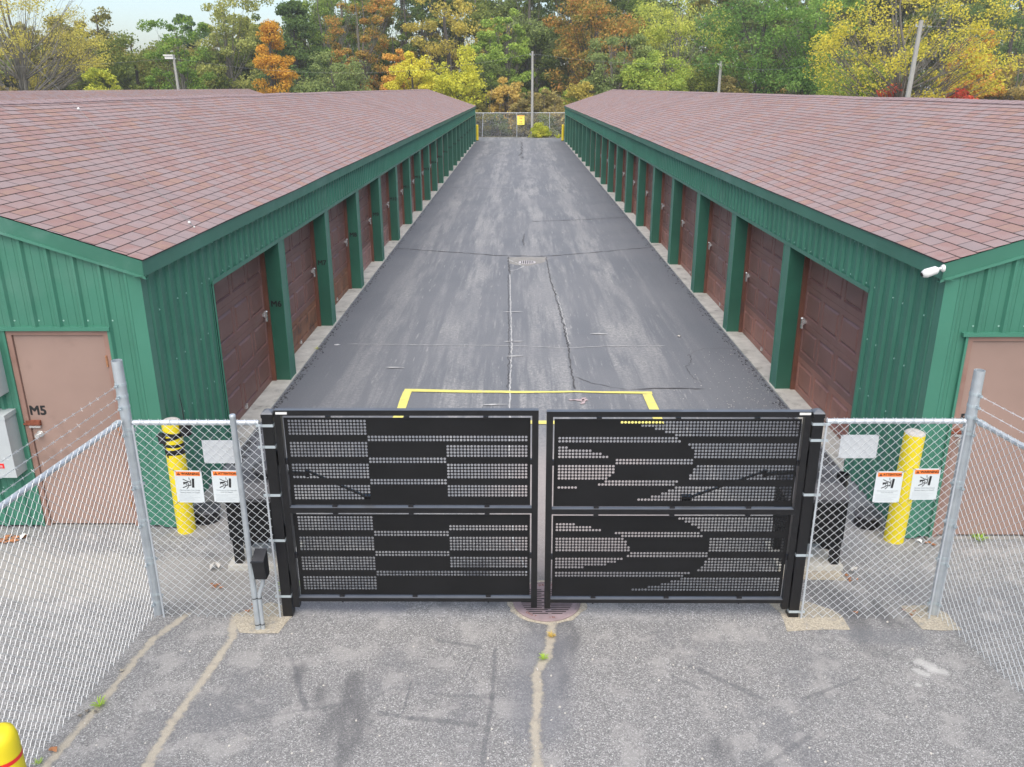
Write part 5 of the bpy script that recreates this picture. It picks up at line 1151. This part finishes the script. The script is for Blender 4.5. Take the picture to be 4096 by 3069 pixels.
tuft('small green weed between the left gate post and the concrete pad',-2.02,6.35,.13,'weed',6,40)
tuft('small green sprout under the left fence near the bottom left',-3.16,4.35,.05,'weed',7,14)
tuft('small green fern-like weed on the sill of the right brown door',4.52,7.26,.10,'weed',8,40)
tuft('tiny weed at the apron edge in front of door M7',-3.42,13.6,.07,'lime',9,20)
def blob(label,x,y,s,m,seed,name,cat,h=.35,n=1):
    r=random.Random(seed); b=MB()
    for q in range(n):
        ox,oy=(0,0) if n==1 else (r.uniform(-s,s),r.uniform(-s,s)); ss=s*(1 if n==1 else .5); P=[]
        k0=r.uniform(0,6)
        for k in range(9):
            a=k0+2*math.pi*k/9; rd=ss*r.uniform(.55,1.05)*(1 if k%2 else .75); P.append((ox+rd*math.cos(a),oy+rd*math.sin(a)*.75,h*ss*r.random()))
        b.v.append((ox,oy,h*ss*.9)); c0=len(b.v)-1; base=len(b.v); b.v+=P
        for k in range(9): b.f.append((c0,base+k,base+(k+1)%9)); b.m.append(0); b.uv.append(None)
    o=b.build(name,m); o.location=(x,y,.006); tag(o,label,cat)
blob('curled red-brown leaf under the left fence near the bottom of the photo',-3.125,4.46,.045,M['litter'],1,'fallen_leaf','leaf',.8)
blob('dark brown crumpled leaves under the left fence',-3.06,4.79,.05,M['bark'],2,'fallen_leaf','leaf',.7,3)
blob('pale beige leaf under the left fence above the dark crumpled ones',-3.03,5.28,.032,M['sand'],3,'fallen_leaf','leaf',.5)
blob('orange-brown leaves at the foot of the left fence by the keypad post',-2.27,6.1,.06,M['litter'],4,'fallen_leaf','leaf',.6,5)
blob('single orange leaf on the gravel under the right fence',2.86,6.06,.03,M['litter'],5,'fallen_leaf','leaf',.4)
blob('orange leaf lying on the driveway near the bottom right',2.69,4.27,.022,M['litter'],6,'fallen_leaf','leaf',.4)
blob('brown leaves beside the right tall pole base',3.33,6.06,.05,M['litter'],7,'fallen_leaf','leaf',.5,3)
blob('dry leaves piled by the right operator stand',3.02,6.58,.05,M['litter'],8,'fallen_leaf','leaf',.8,5)
blob('brown leaves at the foot of the right brown door jamb',3.98,7.22,.06,M['litter'],9,'fallen_leaf','leaf',.6,4)
blob('brown leaves along the wall left of door M5',-5.0,7.30,.12,M['litter'],10,'fallen_leaf','leaf',.3,8)
blob('leaves beside the left operator stand',-2.68,6.45,.06,M['litter'],11,'fallen_leaf','leaf',.6,5)
blob('white torn paper scrap on the alley near door M7',-3.13,13.86,.075,M['paper'],12,'paper_scrap','paper',.15)
blob('small white stone on the alley before the right doors',2.86,14.35,.05,M['stone'],13,'stone','stone',.7)
blob('broken pale concrete chunk by the left operator stand',-2.80,6.72,.075,M['stone'],14,'concrete_chunk','stone',1.1)
blob('broken pale concrete chunk by the right operator stand',3.08,6.68,.05,M['stone'],15,'concrete_chunk','stone',1.1)
blob('white plastic scrap lying by the wall left of door M5',-4.90,7.28,.05,M['white'],16,'plastic_scrap','plastic scrap',1.0)
blob('white crumpled plastic at the foot of the right building corner',3.92,7.22,.045,M['white'],17,'plastic_scrap','plastic scrap',.8)
# white tag hung on the right long fence
b=MB(); b.q([(.0,.022*math.cos(t),.038*math.sin(t)) for t in [2*math.pi*k/16 for k in range(16)]]); b.q([(.002,.022*math.cos(t),.038*math.sin(t)) for t in [2*math.pi*k/16 for k in range(16)]][::-1]); o=b.build('fence_tag',M['paper']); o.location=(3.60,5.62,.42); tag(o,'small white oval tag hooked on the right long fence','tag')


# ---------------------------------------------------------------- thin air haze
hm=bpy.data.materials.new('thin_haze'); hm.use_nodes=True; ht=hm.node_tree; ht.nodes.clear(); ho=ht.nodes.new('ShaderNodeOutputMaterial'); hv=ht.nodes.new('ShaderNodeVolumePrincipled'); hv.inputs['Density'].default_value=.0007; hv.inputs['Color'].default_value=(.90,.92,.93,1); hv.inputs['Anisotropy'].default_value=.2; ht.links.new(hv.outputs[0],ho.inputs['Volume'])
b=MB(); b.box((-420,-170,-1.1),(420,770,24)); o=b.build('haze',hm); o['kind']='stuff'; o['label']='thin pale air in front of the wood'; o['category']='haze'
